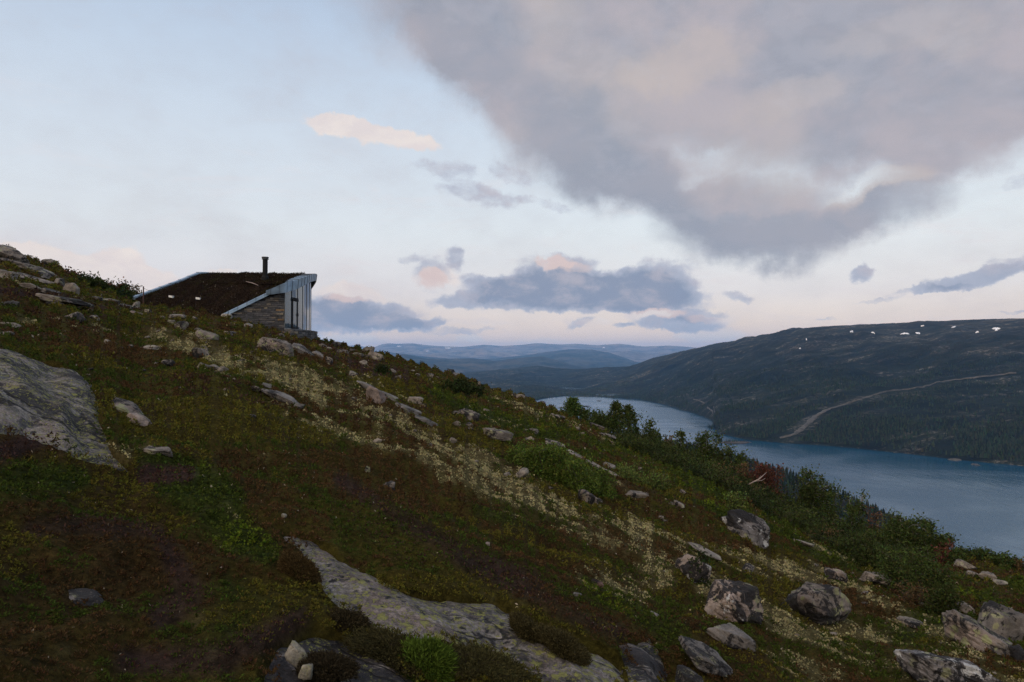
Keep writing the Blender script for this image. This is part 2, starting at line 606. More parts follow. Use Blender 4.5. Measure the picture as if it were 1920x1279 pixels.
RM = {
    'grey': rock_material('grey_granite', (.30, .27, .24), (.20, .18, .16), .45, .35),
    'dark': rock_material('black_lichen_granite', (.36, .31, .26), (.26, .23, .20), .74, .3),
    'pink': rock_material('pinkish_granite', (.36, .27, .22), (.30, .24, .21), .12, .1, pink=.5),
    'patch': rock_material('patchy_granite', (.46, .37, .30), (.36, .29, .24), .62, .25, white=.3, pink=.3),
    'green': rock_material('green_crusted_granite', (.29, .25, .21), (.22, .195, .17), .50, .85, (.30, .31, .16), pink=.3),
    'white': rock_material('white_spotted_granite', (.27, .25, .24), (.22, .2, .19), .66, .2, white=.42),
    'pale': rock_material('pale_granite', (.42, .36, .29), (.32, .275, .23), .36, .4, (.42, .41, .27)),
    'far': rock_material('far_granite', (.34, .29, .24), (.22, .19, .165), .50, .5, (.36, .35, .22), scale=.6, fine=20),
    'stone': rock_material('loose_stone', (.46, .42, .32), (.40, .36, .28), .08, .35, (.42, .42, .2), scale=6, fine=160),
    'red': rock_material('reddish_stone', (.26, .16, .115), (.22, .13, .1), .1, .05, scale=3, fine=120),
}


def slab_material(name, yellow, wet, dark, sc=1.0):
    def fn(nt, b, out):
        geo = nt.new('ShaderNodeNewGeometry')
        p = geo.outputs['Position']
        mp = nt.new('ShaderNodeMapping')
        nt.put(mp.inputs['Vector'], p)
        mp.inputs['Rotation'].default_value = (0, 0, math.radians(53))
        mp.inputs['Scale'].default_value = (.7, 1.3, 1.0)
        s = mp.outputs[0]
        big = nt.noise(s, 1.3 * sc, 6, .62, .6)
        mid = nt.noise(s, 7 * sc, 7, .7, .4)
        grain = nt.noise(p, 95, 4, .75)
        c = nt.mix(nt.range(mid, .3, .7), (.17, .155, .145), (.50, .455, .40))
        c = nt.mix(nt.range(nt.noise(p, 2.1 * sc, 4, .6), .50, .62, 0, .55), c, (.30, .22, .19))
        c = nt.mix(nt.range(nt.noise(p, 46, 5, .75), .38, .62, 0, .8), c, nt.scale(c, .30))
        # dark crust in long streaks
        dk = nt.range(nt.noise(s, 2.6 * sc, 9, .74, .9), .62 - .24 * dark, .67 - .24 * dark)
        c = nt.mix(nt.math('MULTIPLY', dk, nt.range(grain, .25, .5, .5, .95)), c, (.040, .037, .040))
        c = nt.scale(c, nt.range(nt.noise(s, 1.9 * sc, 6, .7, .5), .32, .68, .34, .95))
        # yellow green map lichen
        q = nt.vmath('ADD', p, nt.scale(nt.noise(p, 26, 5, .7, out=1), .11))
        v1 = nt.voronoi(q, 11.0).outputs['Distance']; v2 = nt.voronoi(nt.vmath('ADD', q, (3.1, 1.7, .4)), 30.0).outputs['Distance']
        reg = nt.noise(p, .9, 4, .6)
        y1 = nt.math('MULTIPLY', nt.range(v1, .36, .24), nt.range(reg, .66 - .3 * yellow, .80 - .3 * yellow))
        y2 = nt.math('MULTIPLY', nt.range(v2, .40, .28), nt.range(reg, .56 - .3 * yellow, .66 - .3 * yellow))
        yl = nt.math('MULTIPLY', nt.math('MAXIMUM', y1, y2), nt.range(grain, .32, .5, .35, 1.0))
        c = nt.mix(nt.math('MULTIPLY', yl, .95), c, (.27, .27, .075))
        bk = nt.math('MULTIPLY', nt.range(nt.voronoi(q, 12.0).outputs['Distance'], .34, .22), nt.range(nt.noise(p, 1.7, 3, .6), .42, .54))
        c = nt.mix(bk, c, (.02, .019, .02))
        ck = nt.voronoi(nt.vmath('ADD', s, nt.scale(nt.noise(s, 2.2, 4, .6, out=1), .5)), 1.25 * sc, 'DISTANCE_TO_EDGE').outputs['Distance']
        ckm = nt.math('MULTIPLY', nt.range(ck, .030, .008), nt.range(nt.noise(p, 1.1, 3, .5), .42, .55))
        c = nt.mix(nt.math('MULTIPLY', ckm, .9), c, (.012, .011, .011))
        w = nt.range(nt.noise(s, 1.0 * sc, 4, .55), .57, .68, 0, wet)
        c = nt.mix(nt.math('MULTIPLY', w, .5), c, nt.scale(c, .5))
        nt.put(b.inputs['Base Color'], c)
        nt.put(b.inputs['Roughness'], nt.math('SUBTRACT', .82, nt.math('MULTIPLY', w, .52)))
        nt.put(b.inputs['Specular IOR Level'], nt.math('ADD', .25, nt.math('MULTIPLY', w, .4)))
        h = nt.math('ADD', nt.math('MULTIPLY', mid, .6), nt.math('ADD', nt.math('MULTIPLY', grain, .16), nt.math('MULTIPLY', yl, .1)))
        h = nt.math('SUBTRACT', h, nt.math('MULTIPLY', ckm, .5))
        nt.put(b.inputs['Normal'], nt.bump(h, 1.0, .07))
    return material(name, fn)


def outcrop(key, step, rise, wid, amp, mat, label, seed, streak=1.0):
    P = OUT_XY[key]
    x0, y0 = P.min(0) - .5; x1, y1 = P.max(0) + .5
    nx = int((x1 - x0) / step) + 1; ny = int((y1 - y0) / step) + 1
    X, Y = np.meshgrid(np.linspace(x0, x1, nx), np.linspace(y0, y1, ny))
    x = X.ravel(); y = Y.ravel()
    wob = .10 * fbm(x / .5, y / .5, 4, seed) + .05 * fbm(x / .13, y / .13, 3, seed + 3)
    sd = poly_sd(x, y, P) + wob
    lo = SX * x + SY * y; ac = -SY * x + SX * y
    n = fbm(lo / 2.2, ac / .55, 5, seed + 7) * amp + fbm(x / .28, y / .28, 4, seed + 11) * amp * .22
    ridge = np.abs(fbm(lo / 1.6, ac / .38, 4, seed + 13)) * amp * .5
    smooth_h = base_height(x, y) + relief(x, y, False)
    ck = np.abs(noise2(lo / .9 + .5 * fbm(x / .4, y / .4, 3, seed + 21), ac / .5 + .4 * fbm(x / .3, y / .3, 3, seed + 23), seed + 25))
    n = n - .10 * rise * np.clip(1 - ck / .05, 0, 1)
    z = smooth_h - .20 + rise * (1 - np.exp(-np.maximum(sd, 0) / wid)) + np.where(sd > 0, (n - ridge) * sstep(0, .25, sd), sd * .8) + .14
    keep = (sd > -.22).reshape(ny, nx)
    f = grid_faces(ny, nx)
    ok = keep.ravel()[f].all(1)
    f = f[ok]
    used = np.unique(f); re = np.full(nx * ny, -1); re[used] = np.arange(len(used))
    c = np.array([x[used].mean(), y[used].mean(), z[used].min()])
    me = mesh_np('rock_outcrop', np.stack([x[used], y[used], z[used]], 1) - c, re[f], mat, True)
    o = link('rock_outcrop', me, loc=c)
    tag(o, label, 'rock outcrop')
    return o


outcrop('left', .04, .22, .8, .13, slab_material('lichen_bedrock_left', .75, .75, .65, .8), 'large grey bedrock slab at the left edge with a damp bluish lower side', 61)
outcrop('middle', .018, .075, .25, .045, slab_material('lichen_bedrock_middle', 1.0, .15, .28, 1.5), 'long bedrock slab below the middle spotted all over with yellow lichen', 71)
outcrop('low', .02, .045, .14, .04, slab_material('dark_bedrock_low', .15, .3, .85, 1.6), 'dark peaty bedrock ledge carrying two loose pale stones', 81)
outcrop('step', .018, .13, .14, .06, slab_material('dark_bedrock_step', .3, .2, .7, 1.6), 'small dark rounded bedrock step at the lower end of the yellow-spotted slab', 91)


# ------------------------------------------------------------------ boulders
def ico(sub):
    import bmesh
    bm = bmesh.new()
    bmesh.ops.create_icosphere(bm, subdivisions=sub, radius=1.0)
    V = np.array([v.co[:] for v in bm.verts]); Fc = np.array([[v.index for v in f.verts] for f in bm.faces])
    bm.free()
    return V, Fc


ICO = {k: ico(k) for k in (3, 4, 5, 6)}


def rock_mesh(dims, seed, sub=4, facets=11, mat=None, sharp=22.0, rough=.06, tilt=0.0, yaw=0.0, top=.8):
    """faceted boulder: a soft intersection of random half spaces, roughened; dims are full width, depth, height"""
    g = np.random.default_rng(seed)
    N, Fc = ICO[sub]
    pn = g.normal(size=(facets, 3)); pn /= np.linalg.norm(pn, axis=1)[:, None]
    ph = g.uniform(.56, .98, facets)
    ax = np.array([[1, 0, 0], [-1, 0, 0], [0, 1, 0], [0, -1, 0], [0, 0, 1], [.15, 0, -1]]) + g.normal(size=(6, 3)) * .22
    pn = np.vstack([pn, ax]); ph = np.append(ph, [.86, .84, .85, .85, top, .9])
    pn /= np.linalg.norm(pn, axis=1)[:, None]
    q = np.maximum(N @ pn.T, 1e-3) / ph[None]
    q = np.hstack([q, np.full((len(N), 1), .80)])
    sharp = sharp * 3.2
    r = 1.0 / (np.sum(q ** sharp, axis=1) ** (1 / sharp))
    P = N * r[:, None]
    P = P / np.abs(P).max(0)
    d = rough * .55 * noise3(P * 1.7 + seed, seed) + rough * .5 * noise3(P * 4.3 + seed, seed + 1) + rough * .3 * noise3(P * 10.0 + seed, seed + 2) + rough * .16 * noise3(P * 24.0, seed + 3)
    lay = np.abs(noise3(P * np.array([.8, .8, 3.4]) + seed * .37, seed + 6))
    d = d - rough * .55 * np.clip(1 - lay * 4, 0, 1)
    P = P + N * d[:, None]
    P = P * np.array(dims) * .5
    cy, sy = math.cos(yaw), math.sin(yaw); ct, st = math.cos(tilt), math.sin(tilt)
    Rz = np.array([[cy, -sy, 0], [sy, cy, 0], [0, 0, 1]]); Ry = np.array([[ct, 0, st], [0, 1, 0], [-st, 0, ct]])
    P = P @ Rz.T @ Ry.T
    return mesh_np('boulder', P, Fc, mat, True)


# px, base py, width px, height px, tilt deg (positive leans down to the right), kind, sharpness, label
ROCKS = [
    # ridge at the upper left
    (18, 490, 66, 34, 24, 'far', 14, 'grey rounded outcrop on the skyline in the upper left corner of the slope'),
    (44, 507, 74, 20, 20, 'far', 18, 'low grey ledge just under the skyline outcrop in the upper left corner'),
    (78, 520, 96, 24, 25, 'far', 18, 'long pale ledge slanting below the left skyline, above the two cracked boulders'),
    (92, 498, 34, 16, 18, 'far', 16, 'pale stone breaking the left skyline at the right end of the corner outcrop'),
    (66, 532, 100, 20, 18, 'far', 18, 'lower long ledge of pale rock running towards the pair of cracked boulders'),
    (12, 524, 44, 20, 18, 'far', 16, 'grey rock at the left picture edge under the long slanting ledges'),
    (56, 545, 52, 16, 14, 'far', 16, 'flat grey rock in dark heather under the lower long ledge'),
    (112, 538, 20, 22, 20, 'grey', 20, 'left one of the two pale cracked boulders below the left skyline'),
    (132, 548, 30, 24, 22, 'pale', 20, 'right one of the two pale cracked boulders below the left skyline'),
    (96, 552, 44, 12, 20, 'far', 16, 'flat slab in heather just below the pair of cracked boulders'),
    (46, 480, 14, 8, 18, 'far', 12, 'small grey stone on the crest above the long slanting ledges'),
    (128, 573, 84, 22, 18, 'far', 20, 'broad slanting grey slab below the pair of cracked boulders'),
    (106, 572, 30, 14, 18, 'grey', 14, 'grey rock against the near end of the broad slanting slab'),
    (182, 562, 22, 9, 20, 'far', 14, 'thin flat stone by the dark bushes left of the cabin'),
    (208, 568, 30, 10, 18, 'far', 14, 'grey stone in dark peat below the bushes left of the cabin'),
    (234, 578, 32, 10, 12, 'far', 14, 'long pale stone in dark peat just left of the turf roof corner'),
    (255, 578, 10, 16, 0, 'pale', 12, 'upright pale stone against the lower left corner of the turf roof'),
    (16, 576, 34, 18, 16, 'dark', 14, 'dark low boulder at the left edge level with the turf roof corner'),
    (140, 603, 40, 30, 12, 'dark', 14, 'boulder with black patches and a pale crusted shoulder left of the cabin'),
    (176, 600, 20, 10, 8, 'dark', 12, 'small dark stone right beside the black-patched boulder left of the cabin'),
    (20, 612, 30, 8, 8, 'pale', 12, 'small pale stone in lichen at the left edge, above the big bedrock slab'),
    # below the turf roof
    (251, 591, 27, 12, 10, 'pink', 9, 'smooth pinkish boulder just below the left corner of the turf roof'),
    (277, 586, 13, 7, 4, 'pale', 9, 'small round pale stone beside the smooth pinkish boulder'),
    (330, 597, 34, 12, 10, 'pale', 14, 'low pale rock under the middle of the turf roof edge'),
    (303, 597, 14, 6, 5, 'pale', 10, 'flat small stone between the pinkish boulder and the turf roof edge'),
    (352, 596, 12, 5, 4, 'pale', 10, 'first of two small pale stones under the turf roof, farther from the stone wall'),
    (363, 598, 12, 6, 4, 'pale', 10, 'second of two small pale stones under the turf roof, nearer the stone wall'),
    (341, 618, 24, 22, 22, 'pale', 24, 'upright pointed pale boulder on the heath below the turf roof'),
    (323, 607, 16, 8, 10, 'grey', 12, 'small grey rock just behind the upright pointed boulder'),
    (386, 636, 40, 22, 22, 'green', 16, 'crumbly lichen-covered rock in yellow moss below the cabin'),
    (374, 621, 24, 9, 14, 'grey', 14, 'flat grey stone above the crumbly lichen-covered rock below the cabin'),
    (285, 655, 34, 11, 10, 'pale', 12, 'flat smooth pale slab alone on the green heath below the turf roof'),
    (305, 663, 18, 5, 10, 'grey', 12, 'thin stone at the lower end of the flat smooth pale slab'),
    (375, 671, 36, 24, 12, 'dark', 14, 'hollow black-shadowed boulder with a mossy top on the heath below the cabin'),
    (382, 690, 26, 12, 15, 'grey', 14, 'low grey rock just below the hollow mossy-topped boulder'),
    (405, 692, 24, 10, 22, 'grey', 14, 'small slanting rock right below the hollow mossy-topped boulder'),
    # in front of the cabin
    (513, 664, 84, 42, 27, 'green', 26, 'big layered slanting boulder in front of the stone wall of the cabin'),
    (565, 664, 60, 24, 27, 'grey', 16, 'long rounded rock sloping down from the foot of the cabin plinth'),
    (598, 672, 34, 16, 24, 'grey', 16, 'grey rock continuing the line of rocks below the cabin plinth'),
    (617, 684, 16, 17, 10, 'pale', 20, 'pointed pale stone at the end of the row of rocks below the cabin plinth'),
    (436, 628, 26, 9, 18, 'grey', 16, 'thin tilted stone in heather under the corner stone of the cabin wall'),
    (446, 608, 18, 8, 8, 'dark', 14, 'rubble stone lying against the foot of the cabin stone wall'),
    (464, 613, 20, 9, 10, 'grey', 14, 'grey rubble stone midway along the foot of the cabin stone wall'),
    (532, 755, 78, 22, 27, 'grey', 26, 'long thin slab slanting down in the lichen band below the cabin'),
    (505, 728, 30, 9, 26, 'grey', 22, 'narrow upper rock of the long thin slab in the lichen band'),
    (470, 782, 18, 7, 5, 'grey', 12, 'small flat grey stone in heather under the long thin slab'),
    # crest right of the cabin
    (604, 650, 20, 8, 5, 'pale', 14, 'pale block on the crest at the right foot of the cabin plinth'),
    (628, 649, 22, 9, 5, 'grey', 14, 'grey block on the crest a step right of the cabin plinth'),
    (616, 657, 16, 8, 8, 'pale', 14, 'pale stone under the first blocks of the crest right of the cabin'),
    (642, 664, 26, 12, 14, 'far', 16, 'rock in dark heather under the blocks on the crest right of the cabin'),
    (662, 659, 18, 8, 5, 'far', 14, 'small block on the crest between the cabin and the knobbly boulder'),
    (692, 660, 20, 12, 5, 'pale', 16, 'knobbly pale boulder standing on the skyline where the blue mountains begin'),
    (671, 668, 22, 8, 10, 'far', 14, 'flat stone below the crest left of the knobbly skyline boulder'),
    (704, 674, 32, 16, 18, 'far', 16, 'larger grey boulder just below the knobbly skyline boulder'),
    (680, 684, 16, 10, 5, 'pale', 12, 'pale round stone below the larger grey boulder of the crest'),
    (690, 671, 12, 8, 5, 'far', 12, 'small stone between the knobbly skyline boulder and the round pale stone'),
    (747, 711, 13, 8, 5, 'far', 14, 'pale stone on the brown slope above the diagonal ledge'),
    (736, 697, 16, 7, 14, 'far', 14, 'thin stone on the brown slope under the blue mountains'),
    (806, 706, 14, 7, 8, 'pale', 12, 'bright small stone near the crest left of the rocky knoll'),
    (782, 704, 12, 5, 8, 'pale', 12, 'small pale stone left of the bright stone near the crest'),
    (773, 697, 9, 4, 8, 'pale', 12, 'tiny pale stone highest of the three near the crest left of the knoll'),
    (819, 709, 7, 4, 5, 'pale', 12, 'tiny pale stone right of the bright stone near the crest'),
    # diagonal ledge and neighbours
    (704, 756, 46, 32, 30, 'pink', 14, 'smooth pinkish leaning boulder beside the diagonal grey ledge'),
    (690, 732, 44, 16, 30, 'grey', 24, 'upper end of the diagonal grey ledge behind the pinkish boulder'),
    (725, 752, 60, 20, 30, 'grey', 24, 'middle piece of the diagonal grey ledge right of the pinkish boulder'),
    (765, 776, 60, 18, 30, 'grey', 24, 'lower middle piece of the diagonal grey ledge'),
    (800, 796, 50, 13, 30, 'grey', 24, 'lowest tail of the diagonal grey ledge'),
    (664, 706, 20, 12, 20, 'grey', 16, 'small rock above the upper end of the diagonal grey ledge'),
    (664, 752, 14, 9, 22, 'pale', 14, 'small pale stone left of the pinkish leaning boulder'),
    (778, 757, 28, 18, 22, 'pale', 18, 'pale crumbly rock right of the diagonal grey ledge'),
    (794, 764, 16, 10, 14, 'far', 14, 'grey rounded stone stuck to the pale crumbly rock by the ledge'),
    (878, 788, 42, 20, 14, 'far', 16, 'grey lichen-speckled boulder in the middle of the far slope'),
    (856, 778, 18, 8, 10, 'far', 14, 'small rock uphill of the lichen-speckled boulder of the far slope'),
    (858, 800, 18, 11, 10, 'far', 14, 'small knobbly stone below the lichen-speckled boulder of the far slope'),
    (880, 800, 18, 9, 10, 'dark', 14, 'dark pitted stone below the lichen-speckled boulder of the far slope'),
    (930, 822, 62, 22, 16, 'green', 14, 'low broad rock grey-green with lichen uphill of the willow bush'),
    (848, 831, 16, 14, 25, 'pale', 16, 'pale leaning stone at the end of the lichen band on the far slope'),
    (912, 772, 12, 6, 5, 'pale', 12, 'pale pebble-like stone in the green heath near the crest'),
    (974, 748, 20, 12, 22, 'pale', 14, 'rounded pale rock on the crest against the far end of the lake'),
    (958, 741, 18, 7, 14, 'far', 14, 'flat stone on the crest left of the rounded pale rock by the lake'),
    (897, 721, 10, 7, 5, 'far', 12, 'grey stone on the crest where the dark far ridge meets the slope'),
    (1036, 783, 10, 9, 0, 'pale', 14, 'bright pale stone at the mouth of the small dark hollow'),
    (1048, 786, 22, 9, 16, 'dark', 14, 'dark flat rock roofing the small hollow near the lake'),
    (1000, 812, 22, 8, 14, 'far', 14, 'pale ledge stone on the far slope between the crest and the willow bush'),
    (1122, 806, 40, 10, 24, 'far', 20, 'pale ledge on the crest just below the birches'),
    (1140, 822, 36, 9, 22, 'far', 20, 'lower pale ledge on the crest below the birches'),
    # ledge behind the willow bush
    (1040, 842, 40, 18, 30, 'pale', 22, 'upper knob of the pale rocky rib behind the willow bush'),
    (1078, 860, 48, 12, 30, 'pale', 24, 'second piece of the pale rocky rib behind the willow bush'),
    (1112, 876, 46, 11, 30, 'pale', 24, 'third piece of the pale rocky rib behind the willow bush'),
    (1142, 892, 40, 12, 30, 'pale', 24, 'lowest piece of the pale rocky rib behind the willow bush'),
    (1142, 877, 26, 11, 22, 'grey', 12, 'dark rounded rock beyond the lowest piece of the pale rocky rib'),
    # right hand slope
    (1102, 944, 44, 26, 22, 'patch', 18, 'black and white rock at the lower right end of the willow bush'),
    (1122, 941, 22, 9, 22, 'pale', 14, 'small pale slab at the lower side of the black and white rock'),
    (1192, 933, 48, 12, 8, 'pale', 14, 'low smooth pale rock in rusty heather right of the willow bush'),
    (1274, 951, 22, 11, 25, 'pale', 16, 'small pale slanting stone on the rusty heather'),
    (1238, 973, 14, 6, 10, 'pale', 12, 'small white stone in rusty heather, left of the black-topped boulder'),
    (1396, 1006, 92, 54, 24, 'white', 18, 'black-topped boulder with white streaked sides below the birch scrub'),
    (1380, 1003, 36, 13, 18, 'grey', 12, 'grey stone beside the left foot of the black-topped boulder'),
    (1296, 1088, 62, 50, 18, 'patch', 16, 'rounded black and pale boulder, upper left of the cluster on the right slope'),
    (1324, 1045, 62, 14, 28, 'pale', 20, 'slanting pale ledge above the cluster of boulders on the right slope'),
    (1376, 1166, 112, 76, 24, 'patch', 18, 'long pinkish boulder with black lichen on top in the cluster on the right slope'),
    (1368, 1215, 96, 52, 30, 'grey', 20, 'ragged grey boulder under the long pinkish black-lichened one'),
    (1524, 1166, 128, 92, 16, 'green', 26, 'biggest boulder, square-cut with a dark top and greenish side, on the right slope'),
    (1568, 1090, 46, 32, 20, 'patch', 16, 'pale knobbly rock uphill of the biggest square-cut boulder'),
    (1652, 1102, 70, 24, 20, 'pale', 18, 'long low pale rock at the edge of the scrub on the right slope'),
    (1684, 1106, 24, 18, 12, 'patch', 16, 'blunt stone ending the long low pale rock at the scrub edge'),
    (1512, 1026, 44, 10, 18, 'pale', 14, 'low lichen-covered rock between the black-topped boulder and the scrub'),
    (1708, 1176, 50, 14, 18, 'pale', 14, 'low pale rock in green moss right of the biggest boulder'),
    (1828, 1220, 118, 62, 30, 'green', 18, 'long boulder with pale green crust slanting down near the right edge'),
    (1872, 1196, 60, 62, 20, 'grey', 10, 'tall round-topped grey boulder near the right edge'),
    (1806, 1150, 44, 26, 30, 'pale', 18, 'ragged pale rock leaning in the grass above the right edge boulders'),
    (1908, 1240, 30, 28, 10, 'green', 10, 'rounded greenish boulder cut by the right picture edge'),
    (1790, 1300, 180, 74, 24, 'white', 16, 'boulder with a bright white lichen patch at the bottom right'),
    (1322, 1262, 110, 44, 34, 'grey', 22, 'grey slab slanting down at the bottom beside the dark bedrock step'),
    (1290, 1300, 70, 40, 30, 'grey', 20, 'lower grey slab at the bottom picture edge beside the slanting slab'),
    (1808, 1069, 46, 22, 24, 'pale', 16, 'pale grey rock on the green shoulder above the lake at the right'),
    (1822, 1082, 18, 11, 10, 'pale', 12, 'small round stone below the pale grey rock on the green shoulder'),
    (1850, 1086, 26, 14, 16, 'pale', 16, 'cracked pale stone right of the pale grey rock on the green shoulder'),
    (1874, 1096, 26, 8, 10, 'pale', 14, 'flat pale stone lowest on the green shoulder above the lake'),
    (1676, 1046, 20, 14, 14, 'pale', 14, 'pale stone half hidden between the scrub bushes on the right'),
    # foreground
    (555, 1238, 30, 38, -52, 'stone', 20, 'oblong pale stone propped up on the dark ledge at the bottom'),
    (574, 1267, 26, 21, 12, 'stone', 16, 'rounded pale stone lying by the oblong propped stone at the bottom'),
    (1120, 1101, 28, 17, 8, 'red', 18, 'reddish brown squarish stone in the grass right of the dark slab top'),
    (1082, 1119, 17, 7, 18, 'grey', 14, 'small flat white stone left of the reddish brown stone'),
    (532, 973, 10, 9, 10, 'stone', 14, 'small pale stone in green heather above the tip of the long bedrock slab'),
    (730, 918, 28, 20, 28, 'green', 14, 'small lichen-covered rock in the middle of the dark heather'),
    (688, 886, 14, 12, 10, 'green', 12, 'round yellowish stone uphill of the small rock in dark heather'),
    (915, 1026, 9, 8, 0, 'pink', 14, 'small pinkish stone in the dark peat streak'),
    (1228, 1158, 18, 9, 26, 'grey', 14, 'small flat grey stone in grass above the dark bedrock step'),
    (150, 1132, 86, 14, 10, 'dark', 12, 'flat grey rock mostly sunk in heather at the lower left'),
    (232, 775, 70, 26, 24, 'green', 18, 'crumbly rock beside the right rim of the large left bedrock slab'),
    (262, 798, 56, 22, 24, 'patch', 18, 'crumbly black and white rock right of the large left bedrock slab'),
    (300, 852, 56, 18, 12, 'dark', 16, 'dark low rock beyond the lower tip of the large left bedrock slab'),
]
ROCK_FOOT = []


def place_rock(i, px, py, w, h, tilt, kind, sharp, label, sink=.6):
    g = ground_hit(px, py)
    Y = g[1]
    W = w * Y / F; H = h * Y / F
    t = math.radians(abs(tilt))
    # undo the tilt's own effect on the outline
    aspect = max(.42, (H - .40 * W * math.sin(t)) / H) if t else 1.0
    hh = H * aspect * (1 + sink) * 1.06
    dep = min(max(W * .85, hh * .8), 2.2 * W)
    sub = 6 if w > 100 else 5 if w > 34 else 4
    if Y > 40 and w < 30: sub = 4
    me = rock_mesh((W * 1.04, dep, hh), 100 + i * 7, sub, 7 + i % 4, RM[kind], sharp, .085 if sharp < 24 else .075, math.radians(tilt) * .8, .25 * math.sin(i * 2.3))
    c = g.copy()
    away = np.array([g[0], g[1]]) / math.hypot(g[0], g[1])
    c[:2] += away * dep * .35
    zc = float(height(c[0], c[1]))
    zb = g[2] + H * .5 - hh * .5 * sink * (.9 if not (kind == 'far' and w > 28) else .35)
    c[2] = zb
    zz = min(v.co.z for v in me.vertices)
    base = Vector((0, 0, zz))
    for v in me.vertices: v.co.z -= zz
    o = link('boulder' if w > 24 or Y > 30 else 'stone', me, loc=(c[0], c[1], c[2] + zz))
    tag(o, label, 'boulder' if o.name.startswith('boulder') else 'stone')
    ROCK_FOOT.append((c[0], c[1], W * .5, dep * .5))
    return o


for _i, _r in enumerate(ROCKS):
    place_rock(_i, *_r)

# loose small stones between the big ones: a few shapes, copied
SM = [rock_mesh((1.0, .85, .55), 900 + k * 13, 3, 8, RM[m], 18, .09) for k, m in enumerate(('pale', 'far', 'grey', 'dark', 'pale', 'patch'))]
_g = np.random.default_rng(321)
_n = 0
while _n < 85:
    px, py = _g.uniform(0, 1900), _g.uniform(500, 1150)
    p = ground_hit(px, py)
    rr_ = math.hypot(p[0], p[1])
    if rr_ < 11 or rr_ > 72 or rr_ > float(np.interp(math.atan2(p[0], p[1]), R_TH, R_R)) * 1.02: continue
    if px > 1150 and py < 300 + .48 * px: continue
    if float(outcrop_sd(np.array([p[0]]), np.array([p[1]]))[0]) > -.3: continue
    if _g.uniform() > .35 + .65 * float(sstep(-.1, .4, fbm(p[0] / 7, p[1] / 7, 3, 333))): continue
    s = (.09 + .075 * _g.gamma(1.5, 1.0)) * (rr_ / 25) ** .5
    o = link('stone', SM[_n % len(SM)], loc=(p[0], p[1], p[2] + s * .12))
    o.scale = (s * 1.2, s, s * _g.uniform(.8, 1.3)); o.rotation_euler = (_g.uniform(-.3, .3), _g.uniform(0, .5), _g.uniform(0, 6.28))
    tag(o, 'small weathered stone strewn loosely with many like it over the heath slope', 'stone', 'small stones strewn over the heath slope')
    ROCK_FOOT.append((p[0], p[1], s * .5, s * .45))
    _n += 1
# ------------------------------------------------------------------ leaf materials
def leaf_material(name, sat=1.0, trans=.25):
    def fn(nt, b, out):
        at = nt.new('ShaderNodeAttribute', attribute_name='tint')
        nt.put(b.inputs['Base Color'], at.outputs['Color'])
        nt.put(b.inputs['Roughness'], .9)
        nt.put(b.inputs['Specular IOR Level'], .03)
        tr = nt.new('ShaderNodeBsdfTranslucent')
        nt.put(tr.inputs['Color'], at.outputs['Color'])
        mx = nt.new('ShaderNodeMixShader')
        mx.inputs[0].default_value = trans
        nt.t.links.new(b.outputs[0], mx.inputs[1]); nt.t.links.new(tr.outputs[0], mx.inputs[2])
        nt.t.links.new(mx.outputs[0], out.inputs['Surface'])
    return material(name, fn)


M_LEAF = leaf_material('leaf')
M_HEATH = leaf_material('heath_leaf', trans=.15)


def leaves(P, D, L, W, roll=None):
    """diamond leaves: base P, unit direction D, length L, width W -> vertices, quads"""
    n = len(P)
    ref = RNG.normal(size=(n, 3))
    S = np.cross(D, ref); S /= np.linalg.norm(S, axis=1)[:, None] + 1e-9
    L = np.asarray(L)[:, None]; W = np.asarray(W)[:, None]
    N = np.cross(D, S)
    mid = P + D * L * .5 + N * L * .10
    V = np.stack([P, mid + S * W * .5, P + D * L, mid - S * W * .5], 1).reshape(-1, 3)
    Q = np.arange(n * 4).reshape(-1, 4)
    return V, Q


# ------------------------------------------------------------------ ground cover (heather, crowberry, lichen, moss)
def scatter(density, rmax, rmin=1.6, th0=-43, th1=43):
    """points over the slope, thinning with distance: density(r) plants per square metre"""
    edges = rmin * 1.05 ** np.arange(int(math.log(rmax / rmin) / math.log(1.05)) + 2)
    xs = []; ys = []
    a0, a1 = math.radians(th0), math.radians(th1)
    for r0, r1 in zip(edges[:-1], edges[1:]):
        n = RNG.poisson(density(.5 * (r0 + r1)) * (a1 - a0) * .5 * (r1 * r1 - r0 * r0))
        r = np.sqrt(RNG.uniform(r0 * r0, r1 * r1, n)); t = RNG.uniform(a0, a1, n)
        xs.append(r * np.sin(t)); ys.append(r * np.cos(t))
    return np.concatenate(xs), np.concatenate(ys)


def size_at(r):
    return .0185 * (np.maximum(r, 3.2) / 4.0) ** .86


def clear_of_rocks(x, y, z, margin=.02):
    ok = outcrop_sd(x, y) + .10 * fbm(x / .5, y / .5, 3, 205) + .05 * fbm(x / .12, y / .12, 2, 207) < margin
    for cx, cy, a, b in ROCK_FOOT:
        m = (np.abs(x - cx) < a + b) & (np.abs(y - cy) < a + b)
        if m.any():
            ok[m] &= ((x[m] - cx) / (a * .66)) ** 2 + ((y[m] - cy) / (b * .66)) ** 2 > 1
    return ok


x, y = scatter(lambda r: 2.2 / (size_at(r) ** 2) * (1 if r < 25 else (25 / r) ** .5), 92)
ok = np.hypot(x, y) < np.interp(np.arctan2(x, y), R_TH, R_R) * 1.12
x = x[ok]; y = y[ok]
